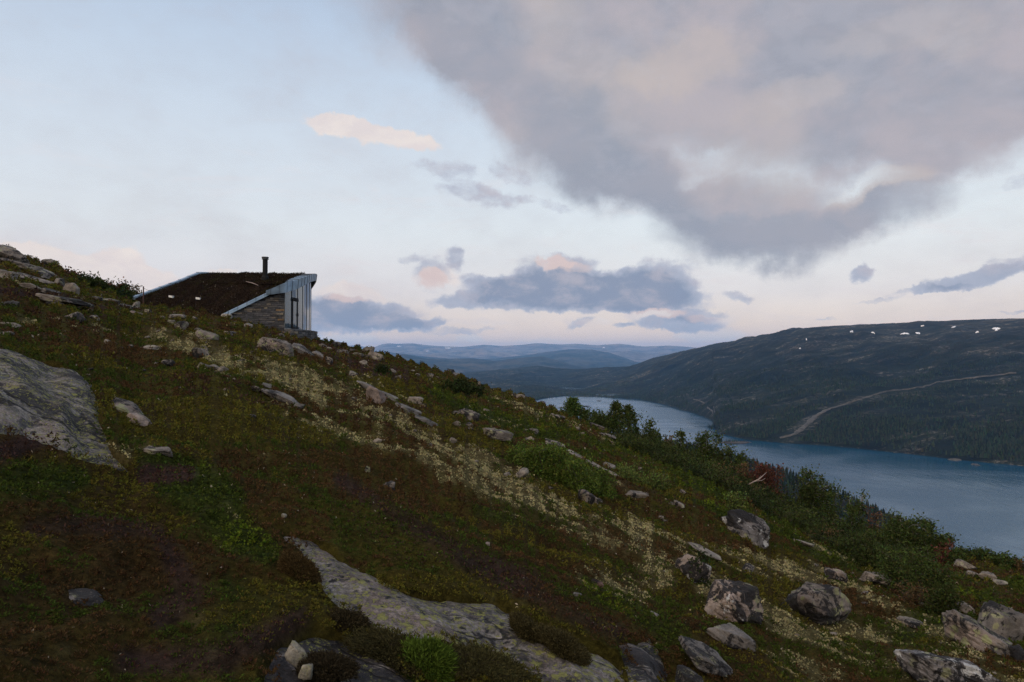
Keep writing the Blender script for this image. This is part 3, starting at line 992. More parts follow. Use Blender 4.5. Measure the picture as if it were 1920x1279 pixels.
# gather into clumps: pull the points towards jittered centres
r = np.hypot(x, y)
cs = .10 * np.maximum(1, r / 6.0)
jx = (np.floor(x / cs) + .5 + .45 * np.sin(np.floor(x / cs) * 12.9 + np.floor(y / cs) * 78.2)) * cs
jy = (np.floor(y / cs) + .5 + .45 * np.cos(np.floor(x / cs) * 39.3 + np.floor(y / cs) * 11.1)) * cs
k = RNG.uniform(.0, .75, len(x))
x = x + (jx - x) * k; y = y + (jy - y) * k
dc = np.hypot(x - jx, y - jy) / cs
z0 = base_height(x, y) + relief(x, y)
ok = clear_of_rocks(x, y, z0, .09)
x, y, z0, dc, r, jx, jy, cs = x[ok], y[ok], z0[ok], dc[ok], r[ok], jx[ok], jy[ok], cs[ok]
li, pe, gr, n1, n2, n3 = heath(x, y, z0)
u = RNG.uniform(size=len(x))
keep = u > pe * .35
x, y, z0, dc, r, li, pe, gr, n1, n2, n3, jx, jy, cs = [a[keep] for a in (x, y, z0, dc, r, li, pe, gr, n1, n2, n3, jx, jy, cs)]
n = len(x)
u = RNG.uniform(size=n); u2 = RNG.uniform(size=n)
lump = .5 + .5 * np.clip(1.5 * noise2(x / (.09 * np.maximum(1, r / 8)), y / (.09 * np.maximum(1, r / 8)), 59), -1, 1)
islich = .62 * lump + .38 * u < li * .95
sp = 1.1 * fbm(jx / 2.6 + 9, jy / 2.6, 3, 51) + .30 * noise2(jx / .35, jy / .35, 52)       # which dwarf shrub grows in a clump
sp2 = fbm(jx / 1.7 - 4, jy / 1.7, 3, 57) + .25 * noise2(jx / .3, jy / .3, 58)
col = np.where((sp > .16)[:, None], K_OLIVE, np.where((sp < -.20)[:, None], K_RUST, np.where((sp2 > -.2)[:, None], K_DGREEN, .8 * K_RUST)))
gl = sstep(.15, .7, fbm(x / 1.4, y / 1.4, 3, 53))[:, None]
greencol = K_DGREEN * (1 - gl) + K_LGREEN * gl
pick = (RNG.uniform(size=n) < sstep(.25, .65, gr))[:, None]
col = np.where(pick, greencol, col)
pk = (RNG.uniform(size=n) < np.maximum(pe * .8, sstep(.25, .6, -n3) * .45))[:, None]
col = np.where(pk, K_PURPLE, col)
col = col * RNG.uniform(.55, 1.5, n)[:, None] * (1 + .08 * RNG.normal(size=(n, 3)))
lichcol = K_CREAM * RNG.uniform(.68, 1.12, n)[:, None] * (1 + .05 * RNG.normal(size=(n, 3)))
pale = np.clip(noise2(x / .8, y / .8, 61) * .5 + .72, .35, 1)[:, None]
col = np.where(islich[:, None], lichcol * (.45 + .55 * pale), col)
dead = (u2 < .0025)
col = np.where(dead[:, None], C3(.34, .29, .22), col)
col = np.clip(col, .004, .8)
sz = size_at(r) * RNG.uniform(.55, 1.45, n)
hum = np.clip(1 - (dc * 1.9) ** 2, 0, 1)
lift = hum * cs * .42 * np.where(islich, .55, 1.0) * (1 - .6 * pe) * np.clip(.6 + .8 * noise2(jx / .7, jy / .7, 55), .15, 1.4)
az = RNG.uniform(0, 2 * PI, n)
up = RNG.uniform(.15, 1.0, n)
D = np.stack([np.cos(az) * np.sqrt(1 - up * up), np.sin(az) * np.sqrt(1 - up * up), up], 1)
D[:, :2] += (np.stack([x - jx, y - jy], 1) / cs[:, None]) * .9
D /= np.linalg.norm(D, axis=1)[:, None]
P = np.stack([x, y, z0 + lift * RNG.uniform(.2, 1.0, n) - .1 * sz], 1)
wid = np.where(islich, .62, np.where(gr > .5, .50, .40))
V, Q = leaves(P, D, np.where(islich, .55, .88) * sz, wid * sz)
cover = link('heather', mesh_np('heather', V, Q, M_HEATH, False, np.repeat(col, 4, 0)), kind='stuff')
print('heath leaves', n)

# small pebbles strewn over the bare peat and lichen
x, y = scatter(lambda r: 1.6 if r < 9 else 1.6 * (9 / r) ** 1.3, 70)
z0 = height(x, y)
li, pe, gr, n1, n2, n3 = heath(x, y, z0)
ok = (RNG.uniform(size=len(x)) < .25 + .6 * np.maximum(pe, li)) & (np.hypot(x, y) < np.interp(np.arctan2(x, y), R_TH, R_R)) & (outcrop_sd(x, y) < 0)
x, y, z0 = x[ok], y[ok], z0[ok]
N, Fc = ico(1)
m = len(x)
rs = (.006 + .007 * RNG.gamma(1.2, 1, m)) * np.maximum(1, np.hypot(x, y) / 7) ** .75
shp = 1 + .3 * RNG.normal(size=(m, len(N)))
V = N[None] * np.clip(shp, .5, 1.5)[:, :, None] * (rs[:, None] * RNG.uniform(.6, 1.3, (m, 3)) * np.array([1.1, 1.0, .6]))[:, None, :] + np.stack([x, y, z0 + rs * .5], 1)[:, None, :]
fc = (Fc[None] + (np.arange(m) * len(N))[:, None, None]).reshape(-1, 3)
pc = np.repeat(np.clip(C3(.22, .19, .155) * RNG.uniform(.5, 1.25, m)[:, None], 0, 1), len(N), 0)
link('pebbles', mesh_np('pebbles', V.reshape(-1, 3), fc, M_HEATH, False, pc), kind='stuff')


# ------------------------------------------------------------------ moss cushions and grass tufts
def mat_moss(nt, b, out):
    tc = nt.new('ShaderNodeTexCoord')
    v = nt.noise(tc.outputs['Object'], 60, 5, .7)
    big = nt.noise(tc.outputs['Object'], 9, 4, .6)
    c = nt.mix(nt.range(big, .35, .65), (.036, .027, .016), (.060, .056, .018))
    c = nt.mix(nt.range(v, .3, .7), nt.scale(c, .4), nt.scale(c, 1.3))
    nt.put(b.inputs['Base Color'], c); nt.put(b.inputs['Roughness'], 1.0); nt.put(b.inputs['Specular IOR Level'], .05)
    nt.put(b.inputs['Normal'], nt.bump(v, 1.0, .03))


M_MOSS = material('moss', mat_moss)
N6, F6 = ICO[5]


def moss(px, py, w, h, tilt, label, seed, tone=C3(.05, .042, .018), hair=.020, hfac=.30):
    g = ground_hit(px, py); Y = g[1]; W = w * Y / F; H = h * Y / F
    P = N6.copy()
    d = .30 * noise3(P * 1.3 + seed, seed) + .12 * noise3(P * 4 + seed, seed + 1)
    P = P * (1 + d)[:, None] * np.array([W * .5, W * .5, H * hfac])
    a = math.radians(tilt)
    R = np.array([[math.cos(a), 0, math.sin(a)], [0, 1, 0], [-math.sin(a), 0, math.cos(a)]])
    stretch = np.array([1, .62, 1])
    P = (P * stretch) @ R.T
    me = mesh_np('moss_cushion', P, F6, M_MOSS, True)
    o = tag(link('moss_cushion', me, loc=(g[0], g[1] + W * .2, g[2])), label, 'moss')
    nb = 14000
    i = RNG.integers(0, len(P), nb)
    B = P[i] + RNG.normal(size=(nb, 3)) * .012
    Dn = P[i] / np.linalg.norm(P[i] / np.array([1, .6, 1]), axis=1)[:, None] + .5 * RNG.normal(size=(nb, 3)); Dn[:, 2] += .3
    Dn /= np.linalg.norm(Dn, axis=1)[:, None]
    Vv, Qq = leaves(B - Dn * .005, Dn, RNG.uniform(.5, 1.4, nb) * hair, np.full(nb, .006))
    link('moss_shoots', mesh_np('moss_shoots', Vv, Qq, M_HEATH, False, np.repeat(np.clip(tone * RNG.uniform(.5, 1.7, nb)[:, None], 0, 1), 4, 0)), o)


moss(556, 1078, 74, 62, 40, 'brown moss cushion hanging over the upper rim of the long bedrock slab', 3, C3(.060, .040, .016))
moss(990, 1188, 66, 34, 36, 'upper of two dark moss cushions on the right rim of the yellow-spotted slab', 5)
moss(1062, 1224, 92, 44, 34, 'lower broader moss cushion on the right rim of the yellow-spotted slab', 7)
moss(648, 1172, 62, 30, 14, 'dark moss cushion on the shaded lower side of the yellow-spotted slab', 9, C3(.034, .027, .014))
moss(604, 1262, 90, 40, 6, 'black-brown moss bed beneath the two loose pale stones', 11, C3(.030, .024, .014))
moss(740, 1236, 170, 44, 16, 'long dark moss bank below the yellow-spotted slab, left of the bright grass tuft', 13, C3(.040, .036, .015))
moss(910, 1272, 190, 46, 18, 'dark olive moss bank at the bottom edge, right of the bright grass tuft', 15, C3(.046, .042, .016))


def tuft(px, py, w, h, label, nbl, tone, group=None, thin=.010):
    g = ground_hit(px, py); Y = g[1]; W = w * Y / F; H = h * Y / F
    a = RNG.uniform(0, 2 * PI, nbl); q = np.sqrt(RNG.uniform(size=nbl)) * W * .32
    B = np.stack([np.cos(a) * q, np.sin(a) * q * .7, np.full(nbl, -.02)], 1)
    lean = q / (W * .32)
    D0 = np.stack([np.cos(a) * lean * .8, np.sin(a) * lean * .8, np.ones(nbl)], 1) + .22 * RNG.normal(size=(nbl, 3))
    D0 /= np.linalg.norm(D0, axis=1)[:, None]
    L = H * RNG.uniform(.5, 1.15, nbl)
    m1 = B + D0 * (L * .6)[:, None]
    D1 = D0 + np.stack([np.cos(a), np.sin(a), -.25 * np.ones(nbl)], 1) * .45
    D1 /= np.linalg.norm(D1, axis=1)[:, None]
    tip = m1 + D1 * (L * .45)[:, None]
    S = np.cross(D0, RNG.normal(size=(nbl, 3))); S /= np.linalg.norm(S, axis=1)[:, None]
    S *= thin * .5
    Vv = np.stack([B - S, B + S, m1 + S * .8, m1 - S * .8, tip], 1).reshape(-1, 3)
    b5 = np.arange(nbl)[:, None] * 5
    Qd = (b5 + np.array([0, 1, 2, 3])); Tr = (b5 + np.array([3, 2, 4]))
    cl = np.repeat(np.clip(tone * RNG.uniform(.6, 1.5, nbl)[:, None] * (1 + .1 * RNG.normal(size=(nbl, 3))), 0, 1), 5, 0)
    gg = np.array([g[0], g[1] + W * .15, g[2]])
    o = link('grass_tuft', mesh_np('grass_tuft', Vv, [Qd, Tr], M_LEAF, False, cl), loc=gg)
    tag(o, label, 'grass tuft', group)


moss(795, 1262, 96, 60, 6, 'bright green feathery clubmoss clump at the bottom in front of the yellow-spotted slab', 21, C3(.060, .094, .014), .034, .62)
#moss(45, 1283, 190, 90, 8, 'yellow-green hair-moss clump in the bottom left corner', 17, C3(.070, .060, .015), .036, .3)
#moss(105, 1120, 220, 110, 10, 'dark shaggy hair-moss hummock at the lower left', 19, C3(.042, .034, .013), .036, .26)
#tuft(830, 1090, 50, 40, 'small brown-green moss tuft above the top edge of the long bedrock slab', 800, C3(.06, .062, .018), thin=.007)


# ------------------------------------------------------------------ birches, willows and scrub
def mat_bark(nt, b, out):
    tc = nt.new('ShaderNodeTexCoord')
    v = nt.noise(tc.outputs['Object'], 9, 4, .6)
    c = nt.mix(nt.range(v, .45, .6), (.30, .28, .25), (.06, .05, .045))
    nt.put(b.inputs['Base Color'], c); nt.put(b.inputs['Roughness'], .9)


def mat_dark_bark(nt, b, out):
    nt.put(b.inputs['Base Color'], (.055, .043, .034)); nt.put(b.inputs['Roughness'], .9)


def mat_dead(nt, b, out):
    nt.put(b.inputs['Base Color'], (.34, .27, .24)); nt.put(b.inputs['Roughness'], .8)


M_BARK = material('birch_bark', mat_bark); M_DBARK = material('dark_bark', mat_dark_bark); M_DEAD = material('dead_wood', mat_dead)
KTONE = {'birch': C3(.046, .062, .018), 'willow': C3(.070, .100, .020), 'scrub': C3(.036, .046, .014), 'spruce': C3(.055, .085, .020),
         'pale': C3(.080, .105, .028), 'red': C3(.085, .036, .024), 'rust': C3(.085, .058, .028), 'bare': C3(.09, .05, .03), 'dark': C3(.024, .034, .012)}


def make_plant(name, base, H, Wd, kind, label, cat, group=None, seed=0, leaf=.07, nleaf=900, stems=3, form='round', bark=None):
    g = np.random.default_rng(1000 + seed)
    wood = MB(); LP = []; LD = []
    tone = KTONE[kind]
    ends = []; FILL = []
    for s in range(stems):
        a = g.uniform(0, 2 * PI)
        spread = Wd * (.05 if form in ('column', 'cone') else .30) * (s > 0 or stems > 2)
        foot = np.array([math.cos(a) * spread * .35, math.sin(a) * spread * .35, -.10])
        Wd = Wd * (1.5 if form == 'column' and s == 0 else 1)
        hh = H * (1.0 if s == 0 else g.uniform(.6, .95))
        lean = np.array([math.cos(a), math.sin(a)]) * spread * g.uniform(.5, 1.2)
        t = np.linspace(0, 1, 7)
        wig = np.cumsum(g.normal(size=(7, 2)) * H * .022, 0)
        pts = np.stack([foot[0] + lean[0] * t ** 1.3 + wig[:, 0] * t, foot[1] + lean[1] * t ** 1.3 + wig[:, 1] * t, foot[2] + (hh + .1) * t], 1)
        r0 = .013 * H + .008
        wood.tube(pts, r0 * (1 - .82 * t), 5)
        if form != 'bare':                       # loose leaves filling the crown round this stem
            nf = int(nleaf * .8 / stems)
            ff = g.uniform(.10, 1.02, nf)
            env = (1 - ff) * .5 + .04 if form == 'cone' else np.sin(PI * np.clip(ff * .86 + .12, 0, 1)) ** .7 * (.40 if form == 'column' else .34)
            cx_ = np.stack([np.interp(ff, t, pts[:, q_]) for q_ in range(3)], 1)
            lump = .55 + .6 * np.abs(np.sin(ff * 17 + s * 2.1) * np.cos(ff * 7.3 + s))
            FILL.append(cx_ + g.normal(size=(nf, 3)) * np.array([1, 1, .25]) * (env * lump)[:, None] * Wd * .62)
        nb = max(6, int((26 if form != 'bare' else 12) / max(1, stems ** .5)))
        for k in range(nb):
            f = g.uniform(.12 if form != 'bare' else .22, .97)
            if form == 'cone': f = (k + g.uniform(0, 1)) / nb * .9 + .08
            p0 = np.array([np.interp(f, t, pts[:, i]) for i in range(3)])
            ang = g.uniform(0, 2 * PI)
            if form == 'cone': ln = Wd * .5 * (1 - f) * 1.05 + .05 * H
            elif form == 'column': ln = Wd * .55 * math.sin(PI * min(1, f * .9 + .15)) ** .6 * g.uniform(.5, 1.1)
            else: ln = Wd * .42 * math.sqrt(max(.1, 1 - (1.7 * (f - .45)) ** 2)) * g.uniform(.5, 1.15)
            rise = (.15 if form == 'cone' else .8 if form == 'column' else .55) * ln
            p2 = p0 + np.array([math.cos(ang) * ln, math.sin(ang) * ln, rise * g.uniform(.5, 1.3)])
            p1 = .5 * (p0 + p2) + np.array([0, 0, .12 * ln]) + g.normal(size=3) * .05 * ln
            wood.tube([p0, p1, p2], [r0 * .42 * (1 - .5 * f), r0 * .25, r0 * .09], 4)
            ends.append((p0, p1, p2, ln))
    m = len(ends)
    per = max(8, int(nleaf * (2.2 if cat == 'tree' else 1.6)) // m)
    for p0, p1, p2, ln in ends:
        w = g.gamma(2.0, .5)
        nn = max(3, int(per * w))
        if form == 'bare' and g.uniform() < .35: nn = 1
        tt = g.uniform(.12, 1.12, nn)[:, None]
        q = (1 - tt) ** 2 * p0 + 2 * tt * (1 - tt) * p1 + tt ** 2 * p2
        sp = (.20 * ln + leaf * .7)
        q = q + g.normal(size=(nn, 3)) * sp * np.array([1, 1, .8])
        LP.append(q)
    LP = np.concatenate(LP + FILL)
    if form == 'round' and kind not in ('bare',):        # low fill so that a bush is closed near the ground
        nn = nleaf // 2
        a = g.uniform(0, 2 * PI, nn); q = np.sqrt(g.uniform(size=nn)) * Wd * .5
        zz = g.uniform(0, 1, nn) * H * .55 * np.sqrt(np.clip(1 - (q / (Wd * .55)) ** 2, 0, 1))
        LP = np.vstack([LP, np.stack([np.cos(a) * q, np.sin(a) * q, zz], 1)])
    LP[:, 2] = np.maximum(LP[:, 2], .0)
    nn = len(LP)
    Dd = g.normal(size=(nn, 3)); Dd[:, 2] += .25
    Dd /= np.linalg.norm(Dd, axis=1)[:, None]
    Vv, Qq = leaves(LP, Dd, leaf * g.uniform(.7, 1.5, nn), leaf * g.uniform(.45, .8, nn))
    cl = tone * g.uniform(.45, 1.9, nn)[:, None] * (1 + .12 * g.normal(size=(nn, 3)))
    root = thing(name, base, label, cat, group)
    wood.build('trunk' if cat == 'tree' else 'stems', bark or (M_BARK if kind == 'birch' and cat == 'tree' else M_DBARK), root, True)
    if form != 'nude':
        link('crown', mesh_np('crown', Vv, Qq, M_LEAF, False, np.repeat(np.clip(cl, .004, 1), 4, 0)), root)
    return root


def plant_px(name, px, top, w, r, kind, label, cat, group=None, form='round', base_py=None, nleaf=900, stems=3, leaf=None, seed=0):
    """a plant whose top shows at (px, top); it stands on the slope r metres away (or where base_py is seen)"""
    if base_py is not None:
        gp = ground_hit(px, base_py)
    else:
        p = at_range(px, top, r); gp = np.array([p[0], p[1], float(height(p[0], p[1]))])
    rr_ = math.hypot(gp[0], gp[1])
    tp = at_range(px, top, rr_)
    H = max(.35, tp[2] - gp[2]); Wd = w * gp[1] / F
    leaf = leaf or max(.04, .0031 * rr_); nleaf = int(nleaf * .75)
    return make_plant(name, gp - np.array([0, 0, .03]), H, Wd, kind, label, cat, group, seed + int(px), leaf, nleaf, stems, form)


G_EDGE = 'birches and bushes along the crest above the lake'
PLANTS = [
    # name, px, top, width, range, kind, label, cat, form, nleaf, stems
    ('birch_tree', 1074, 748, 36, 66, 'spruce', 'pointed bright green young tree standing first in the row against the far lake', 'tree', 'cone', 1300, 1),
    ('birch_bush', 1096, 768, 22, 66, 'birch', 'small bush close to the right side of the pointed young tree', 'bush', 'round', 400, 2),
    ('birch_bush', 1122, 772, 36, 62, 'birch', 'rounded bush between the pointed young tree and the twin birches', 'bush', 'round', 900, 3),
    ('birch_bush', 1139, 778, 26, 60, 'birch', 'lower bush touching the left one of the twin birches', 'bush', 'round', 600, 3),
    ('birch_tree', 1157, 755, 24, 58, 'birch', 'left and taller one of the twin slender birches', 'tree', 'column', 1000, 1),
    ('birch_tree', 1175, 761, 26, 57, 'birch', 'right one of the twin slender birches, with a pale bare trunk', 'tree', 'column', 900, 1),
    ('birch_bush', 1192, 788, 18, 58, 'birch', 'thin bush leaning on the right one of the twin birches', 'bush', 'round', 300, 2),
    ('birch_tree', 1214, 790, 32, 53, 'birch', 'short forked birch a gap right of the twin birches', 'tree', 'round', 700, 2),
    ('birch_bush', 1233, 806, 20, 52, 'birch', 'sparse bush beside the short forked birch', 'bush', 'round', 250, 2),
    ('birch_bush', 1252, 816, 22, 51, 'rust', 'airy brownish bush between the forked birch and the slim leaning birch', 'bush', 'round', 200, 2),
    ('birch_tree', 1276, 809, 24, 49, 'birch', 'slim leaning birch with gaps in its crown, against the middle of the lake', 'tree', 'column', 420, 1),
    ('birch_tree', 1330, 810, 52, 45, 'birch', 'open bushy birch with ragged top in front of the peninsula', 'tree', 'round', 1100, 4),
    ('birch_bush', 1378, 838, 36, 44, 'birch', 'round-topped bush right of the ragged birch in front of the peninsula', 'bush', 'round', 900, 3),
    ('birch_bush', 1352, 845, 30, 44, 'scrub', 'dark bush between the ragged birch and the round-topped bush', 'bush', 'round', 700, 3),
    ('birch_tree', 1540, 884, 66, 40, 'birch', 'leafy birch rising over the scrub against the blue lake, left of the headland', 'tree', 'round', 1500, 4),
    ('birch_tree', 1506, 900, 40, 40, 'scrub', 'lower dark birch at the left shoulder of the leafy birch by the headland', 'tree', 'round', 800, 3),
    ('birch_tree', 1604, 918, 34, 38, 'birch', 'thin-topped birch in front of the headland', 'tree', 'round', 600, 3),
    ('birch_tree', 1630, 934, 44, 38, 'bare', 'straggly birch with a bare branch reaching right towards the lake', 'tree', 'bare', 220, 2),
    ('birch_tree', 1716, 968, 92, 31, 'birch', 'tall dense bush-birch standing highest against the lake on the right', 'tree', 'round', 3200, 5),
    ('birch_tree', 1680, 976, 50, 32, 'birch', 'paler bush-birch at the left side of the tall dense one', 'tree', 'round', 1400, 4),
    ('birch_tree', 1752, 996, 46, 30, 'birch', 'lower bush-birch leaning out right of the tall dense one', 'tree', 'round', 1300, 4),
    ('birch_bush', 1770, 1018, 26, 29, 'red', 'reddish bush at the right foot of the tall dense bush-birch', 'bush', 'round', 450, 3),
    ('birch_bush', 1790, 1031, 34, 29, 'birch', 'low bush between the reddish bush and the pale grey rock on the shoulder', 'bush', 'round', 600, 3),
    ('birch_bush', 1824, 1030, 44, 32, 'birch', 'left one of the low green bushes on the shoulder at the right edge', 'bush', 'round', 900, 4),
    ('birch_bush', 1852, 1037, 40, 32, 'birch', 'middle one of the low green bushes on the shoulder at the right edge', 'bush', 'round', 900, 4),
    ('birch_bush', 1886, 1049, 52, 32, 'birch', 'right one of the low green bushes on the shoulder, broad and dense', 'bush', 'round', 1200, 4),
    ('birch_bush', 1918, 1050, 26, 32, 'rust', 'brownish bush cut by the right picture edge', 'bush', 'round', 500, 3),
]
for k, (nm, px, top, w, rg, kd, lb, ct, fm, nl, st) in enumerate(PLANTS):
    plant_px(nm, px, top, w, rg, kd, lb, ct, G_EDGE, fm, None, nl, st, seed=k)

# bushes seen down to their foot
BUSH = [
    # px, foot y, top y, width, kind, label, nleaf, stems, group
    (990, 875, 832, 60, 'willow', 'upper left end of the bright green willow thicket', 1500, 6, 'willow thicket on the slope'),
    (1022, 892, 834, 70, 'willow', 'second bush of the bright green willow thicket from its upper left end', 1900, 6, 'willow thicket on the slope'),
    (1058, 906, 842, 72, 'willow', 'middle and fullest bush of the bright green willow thicket', 2200, 7, 'willow thicket on the slope'),
    (1094, 920, 858, 66, 'willow', 'fourth bush of the bright green willow thicket, right of its fullest one', 1900, 6, 'willow thicket on the slope'),
    (1130, 930, 877, 52, 'willow', 'lower right end of the bright green willow thicket', 1400, 5, 'willow thicket on the slope'),
    (965, 862, 846, 40, 'willow', 'low sprawling bush at the uphill tip of the willow thicket', 700, 4, 'willow thicket on the slope'),
    (1190, 905, 874, 54, 'pale', 'loose pale green bush right of the willow thicket', 700, 5, None),
    (1235, 915, 884, 46, 'pale', 'second loose pale bush, between the willow thicket and the birch scrub', 500, 4, None),
    (1380, 962, 918, 34, 'pale', 'pale green upright bush in front of the birch scrub', 500, 3, None),
    (1690, 1112, 1040, 90, 'birch', 'dense bush in front of the tall bush-birch, reaching down to the low pale rock', 2600, 6, None),
    (1744, 1120, 1030, 80, 'birch', 'high bush hanging down the slope below the tall bush-birch', 2600, 6, None),
    (1650, 1070, 1022, 80, 'scrub', 'dark bush above the long low pale rock', 1900, 6, None),
    (1600, 1048, 1008, 70, 'scrub', 'dark low bush at the scrub edge uphill of the long low pale rock', 1500, 5, None),
    (1705, 1130, 1096, 44, 'rust', 'brownish thin bush at the foot of the dense bush on the right', 350, 4, None),
    (1762, 1150, 1088, 60, 'scrub', 'lowest dark bush below the tall bush-birch, in green grass', 1500, 5, None),
    (1852, 1172, 1150, 30, 'scrub', 'small shrub squeezed between the ragged pale rock and the round-topped boulder', 300, 3, None),
    (862, 738, 712, 34, 'dark', 'dark shrub in front of the rocky knoll on the crest', 700, 4, 'dark juniper shrubs near the crest'),
    (885, 742, 722, 40, 'dark', 'dark shrub right below the one in front of the rocky knoll', 800, 4, 'dark juniper shrubs near the crest'),
    (845, 733, 716, 26, 'dark', 'dark shrub left of the one in front of the rocky knoll', 500, 4, 'dark juniper shrubs near the crest'),
    (722, 702, 690, 26, 'dark', 'single dark shrub below the knobbly skyline boulder', 400, 3, None),
    (1310, 1090, 1066, 30, 'dark', 'dark shrub at the left foot of the rounded black and pale boulder', 300, 4, None),
]
for k, (px, fy, ty, w, kd, lb, nl, st, gp) in enumerate(BUSH):
    plant_px('willow_bush' if kd == 'willow' else 'bush', px, ty, w, None, kd, lb, 'bush', gp, 'round', fy, nl, st, seed=300 + k)

# skyline bushes left of the cabin
SKYB = [
    (128, 508, 18, 'bare', 'thin twiggy shrub on the skyline, left one of two above the left ledges', 60),
    (146, 510, 16, 'bare', 'thin twiggy shrub on the skyline, right one of two above the left ledges', 60),
    (165, 522, 26, 'dark', 'low dark shrub on the skyline below the two twiggy ones', 300),
    (185, 531, 26, 'scrub', 'low green shrub halfway along the dark bushes left of the cabin', 350),
    (204, 532, 22, 'bare', 'sparse reddish shrub on the skyline above the dark bushes left of the cabin', 110),
    (222, 540, 34, 'dark', 'dense dark bush bulging on the skyline left of the cabin', 600),
    (228, 533, 12, 'bare', 'short twiggy shrub left of the tall sparse one by the cabin roof', 60),
    (238, 531, 20, 'rust', 'tall sparse reddish-leaved shrub on the skyline beside the turf roof', 160),
    (250, 537, 18, 'rust', 'sparse reddish-leaved shrub next to the stake at the roof corner', 110),
    (196, 545, 40, 'dark', 'dark bush under the skyline left of the cabin, first of the lower row', 600),
    (235, 553, 40, 'dark', 'dark bush filling the gap beside the left roof corner', 700),
    (160, 535, 40, 'dark', 'dark bush below the low skyline shrub, beside the cracked boulders', 500),
]
for k, (px, ty, w, kd, lb, nl) in enumerate(SKYB):
    lo_ = lb.startswith('dark bush')
    plant_px('bush', px, ty, w, 58 if lo_ else 64, kd, lb, 'bush', 'bushes on the skyline left of the cabin', 'bare' if kd in ('bare', 'rust') else 'round', None, nl, 3, seed=500 + k)

# the birch scrub: a dense belt of individuals along the break of the slope
G_SCRUB = 'low birch scrub along the break of the slope'
L_SCRUB = 'low dark birch bush in the dense scrub belt along the break of the slope'
bs = [(1150, 812), (1200, 828), (1230, 838), (1262, 846), (1290, 858), (1320, 866), (1350, 874), (1395, 888), (1440, 912), (1480, 938), (1520, 960), (1560, 980),
      (1600, 996), (1640, 1010), (1665, 1018)]
bx = np.array([b[0] for b in bs]); by = np.array([b[1] for b in bs])
for k in range(118):
    px = RNG.uniform(1165, 1690)
    back = RNG.uniform(0, 1)
    crest = float(np.interp(px, bx, by))
    depth = float(np.interp(px, [1165, 1300, 1420, 1550, 1690], [8, 24, 52, 78, 56]))
    top = crest + depth * back * .9 + RNG.uniform(-9, 8)
    r_c = float(np.interp(theta_of(px), R_TH, R_R))
    rg = r_c * (1.12 - .42 * back)
    kd = RNG.choice(['scrub', 'dark', 'birch', 'rust'], p=[.5, .34, .12, .04])
    w = RNG.uniform(34, 66)
    p = at_range(px, top, rg); gz_ = float(height(p[0], p[1]))
    H = float(np.clip(p[2] - gz_, .5, 2.4))
    make_plant('birch_bush', (p[0], p[1], gz_ - .03), H, w * p[1] / F * 1.1, kd, L_SCRUB, 'bush', G_SCRUB, 700 + k, max(.045, .0030 * rg), 430, 4, 'round')

for px, top, w, rg, kd, lb, nl in [
        (1420, 872, 60, 40, 'red', 'rust-red dying bush in the scrub behind the fallen pale branch', 1200),
        (1445, 868, 40, 39, 'red', 'smaller rust-red bush at the right of the dying one in the scrub', 700),
        (1388, 868, 44, 41, 'rust', 'brownish bush at the left of the fallen pale branch', 800)]:
    plant_px('birch_bush', px, top, w, rg, kd, lb, 'bush', G_EDGE, 'round', None, nl, 4, seed=41)

# fallen bare branch in the scrub
g0 = at_range(1402, 909, 33.0); g1 = at_range(1424, 898, 33.2); g2 = at_range(1437, 886, 33.4)
br = MB()
br.tube([np.zeros(3), g1 - g0, g2 - g0], [.030, .022, .008], 6)
br.tube([(g1 - g0) * .55, (g1 - g0) * .8 + np.array([.2, 0, -.02]), (g1 - g0) + np.array([.32, .1, .02])], [.016, .012, .006], 5)
br.tube([(g1 - g0) * .9, (g1 - g0) * 1.1 + np.array([0, 0, .12])], [.012, .005], 5)
tag(br.build('branch', M_DEAD, None, True, g0), 'bare pale broken branch lying in front of the rust-red bush', 'branch')
# ------------------------------------------------------------------ lake, far valley side, ridges
def mat_water(nt, b, out):
    geo = nt.new('ShaderNodeNewGeometry')
    mp = nt.new('ShaderNodeMapping')
    nt.put(mp.inputs['Vector'], geo.outputs['Position'])
    mp.inputs['Scale'].default_value = (.034, .012, .03); mp.inputs['Rotation'].default_value = (0, 0, .5)
    w1 = nt.noise(mp.outputs[0], 1.0, 4, .6)
    calm = nt.range(nt.noise(geo.outputs['Position'], .0022, 4, .55, 1.0), .42, .60)
    nt.put(b.inputs['Base Color'], (.006, .056, .105))
    nt.put(b.inputs['Roughness'], nt.range(calm, 0, 1, .12, .24, 'LINEAR'))
    nt.put(b.inputs['IOR'], 1.27); nt.put(b.inputs['Specular Tint'], (.62, .86, 1.0))
    nt.put(b.inputs['Normal'], nt.bump(w1, nt.range(calm, 0, 1, .25, .5, 'LINEAR'), 1.6))


M_WATER = material('lake_water', mat_water)


def mat_plain(nt, b, out):
    geo = nt.new('ShaderNodeNewGeometry')
    n = nt.noise(geo.outputs['Position'], .004, 6, .6)
    nt.put(b.inputs['Base Color'], nt.ramp(n, [(.35, (.035, .04, .022)), (.65, (.06, .055, .032))]))
    nt.put(b.inputs['Roughness'], 1.0)


M_PLAIN = material('valley_ground', mat_plain)
S = 33500.0
link('ground', mesh_np('ground', [(-S, -S, LAKE_Z - 10), (S, -S, LAKE_Z - 10), (S, S, LAKE_Z - 10), (-S, S, LAKE_Z - 10)], np.array([[0, 1, 2, 3]]), M_PLAIN), kind='structure')
lk = [(-3500, 150, LAKE_Z), (4200, 150, LAKE_Z), (4200, 7000, LAKE_Z), (-3500, 7000, LAKE_Z)]
link('lake', mesh_np('lake', lk, np.array([[0, 1, 2, 3]]), M_WATER), kind='structure')

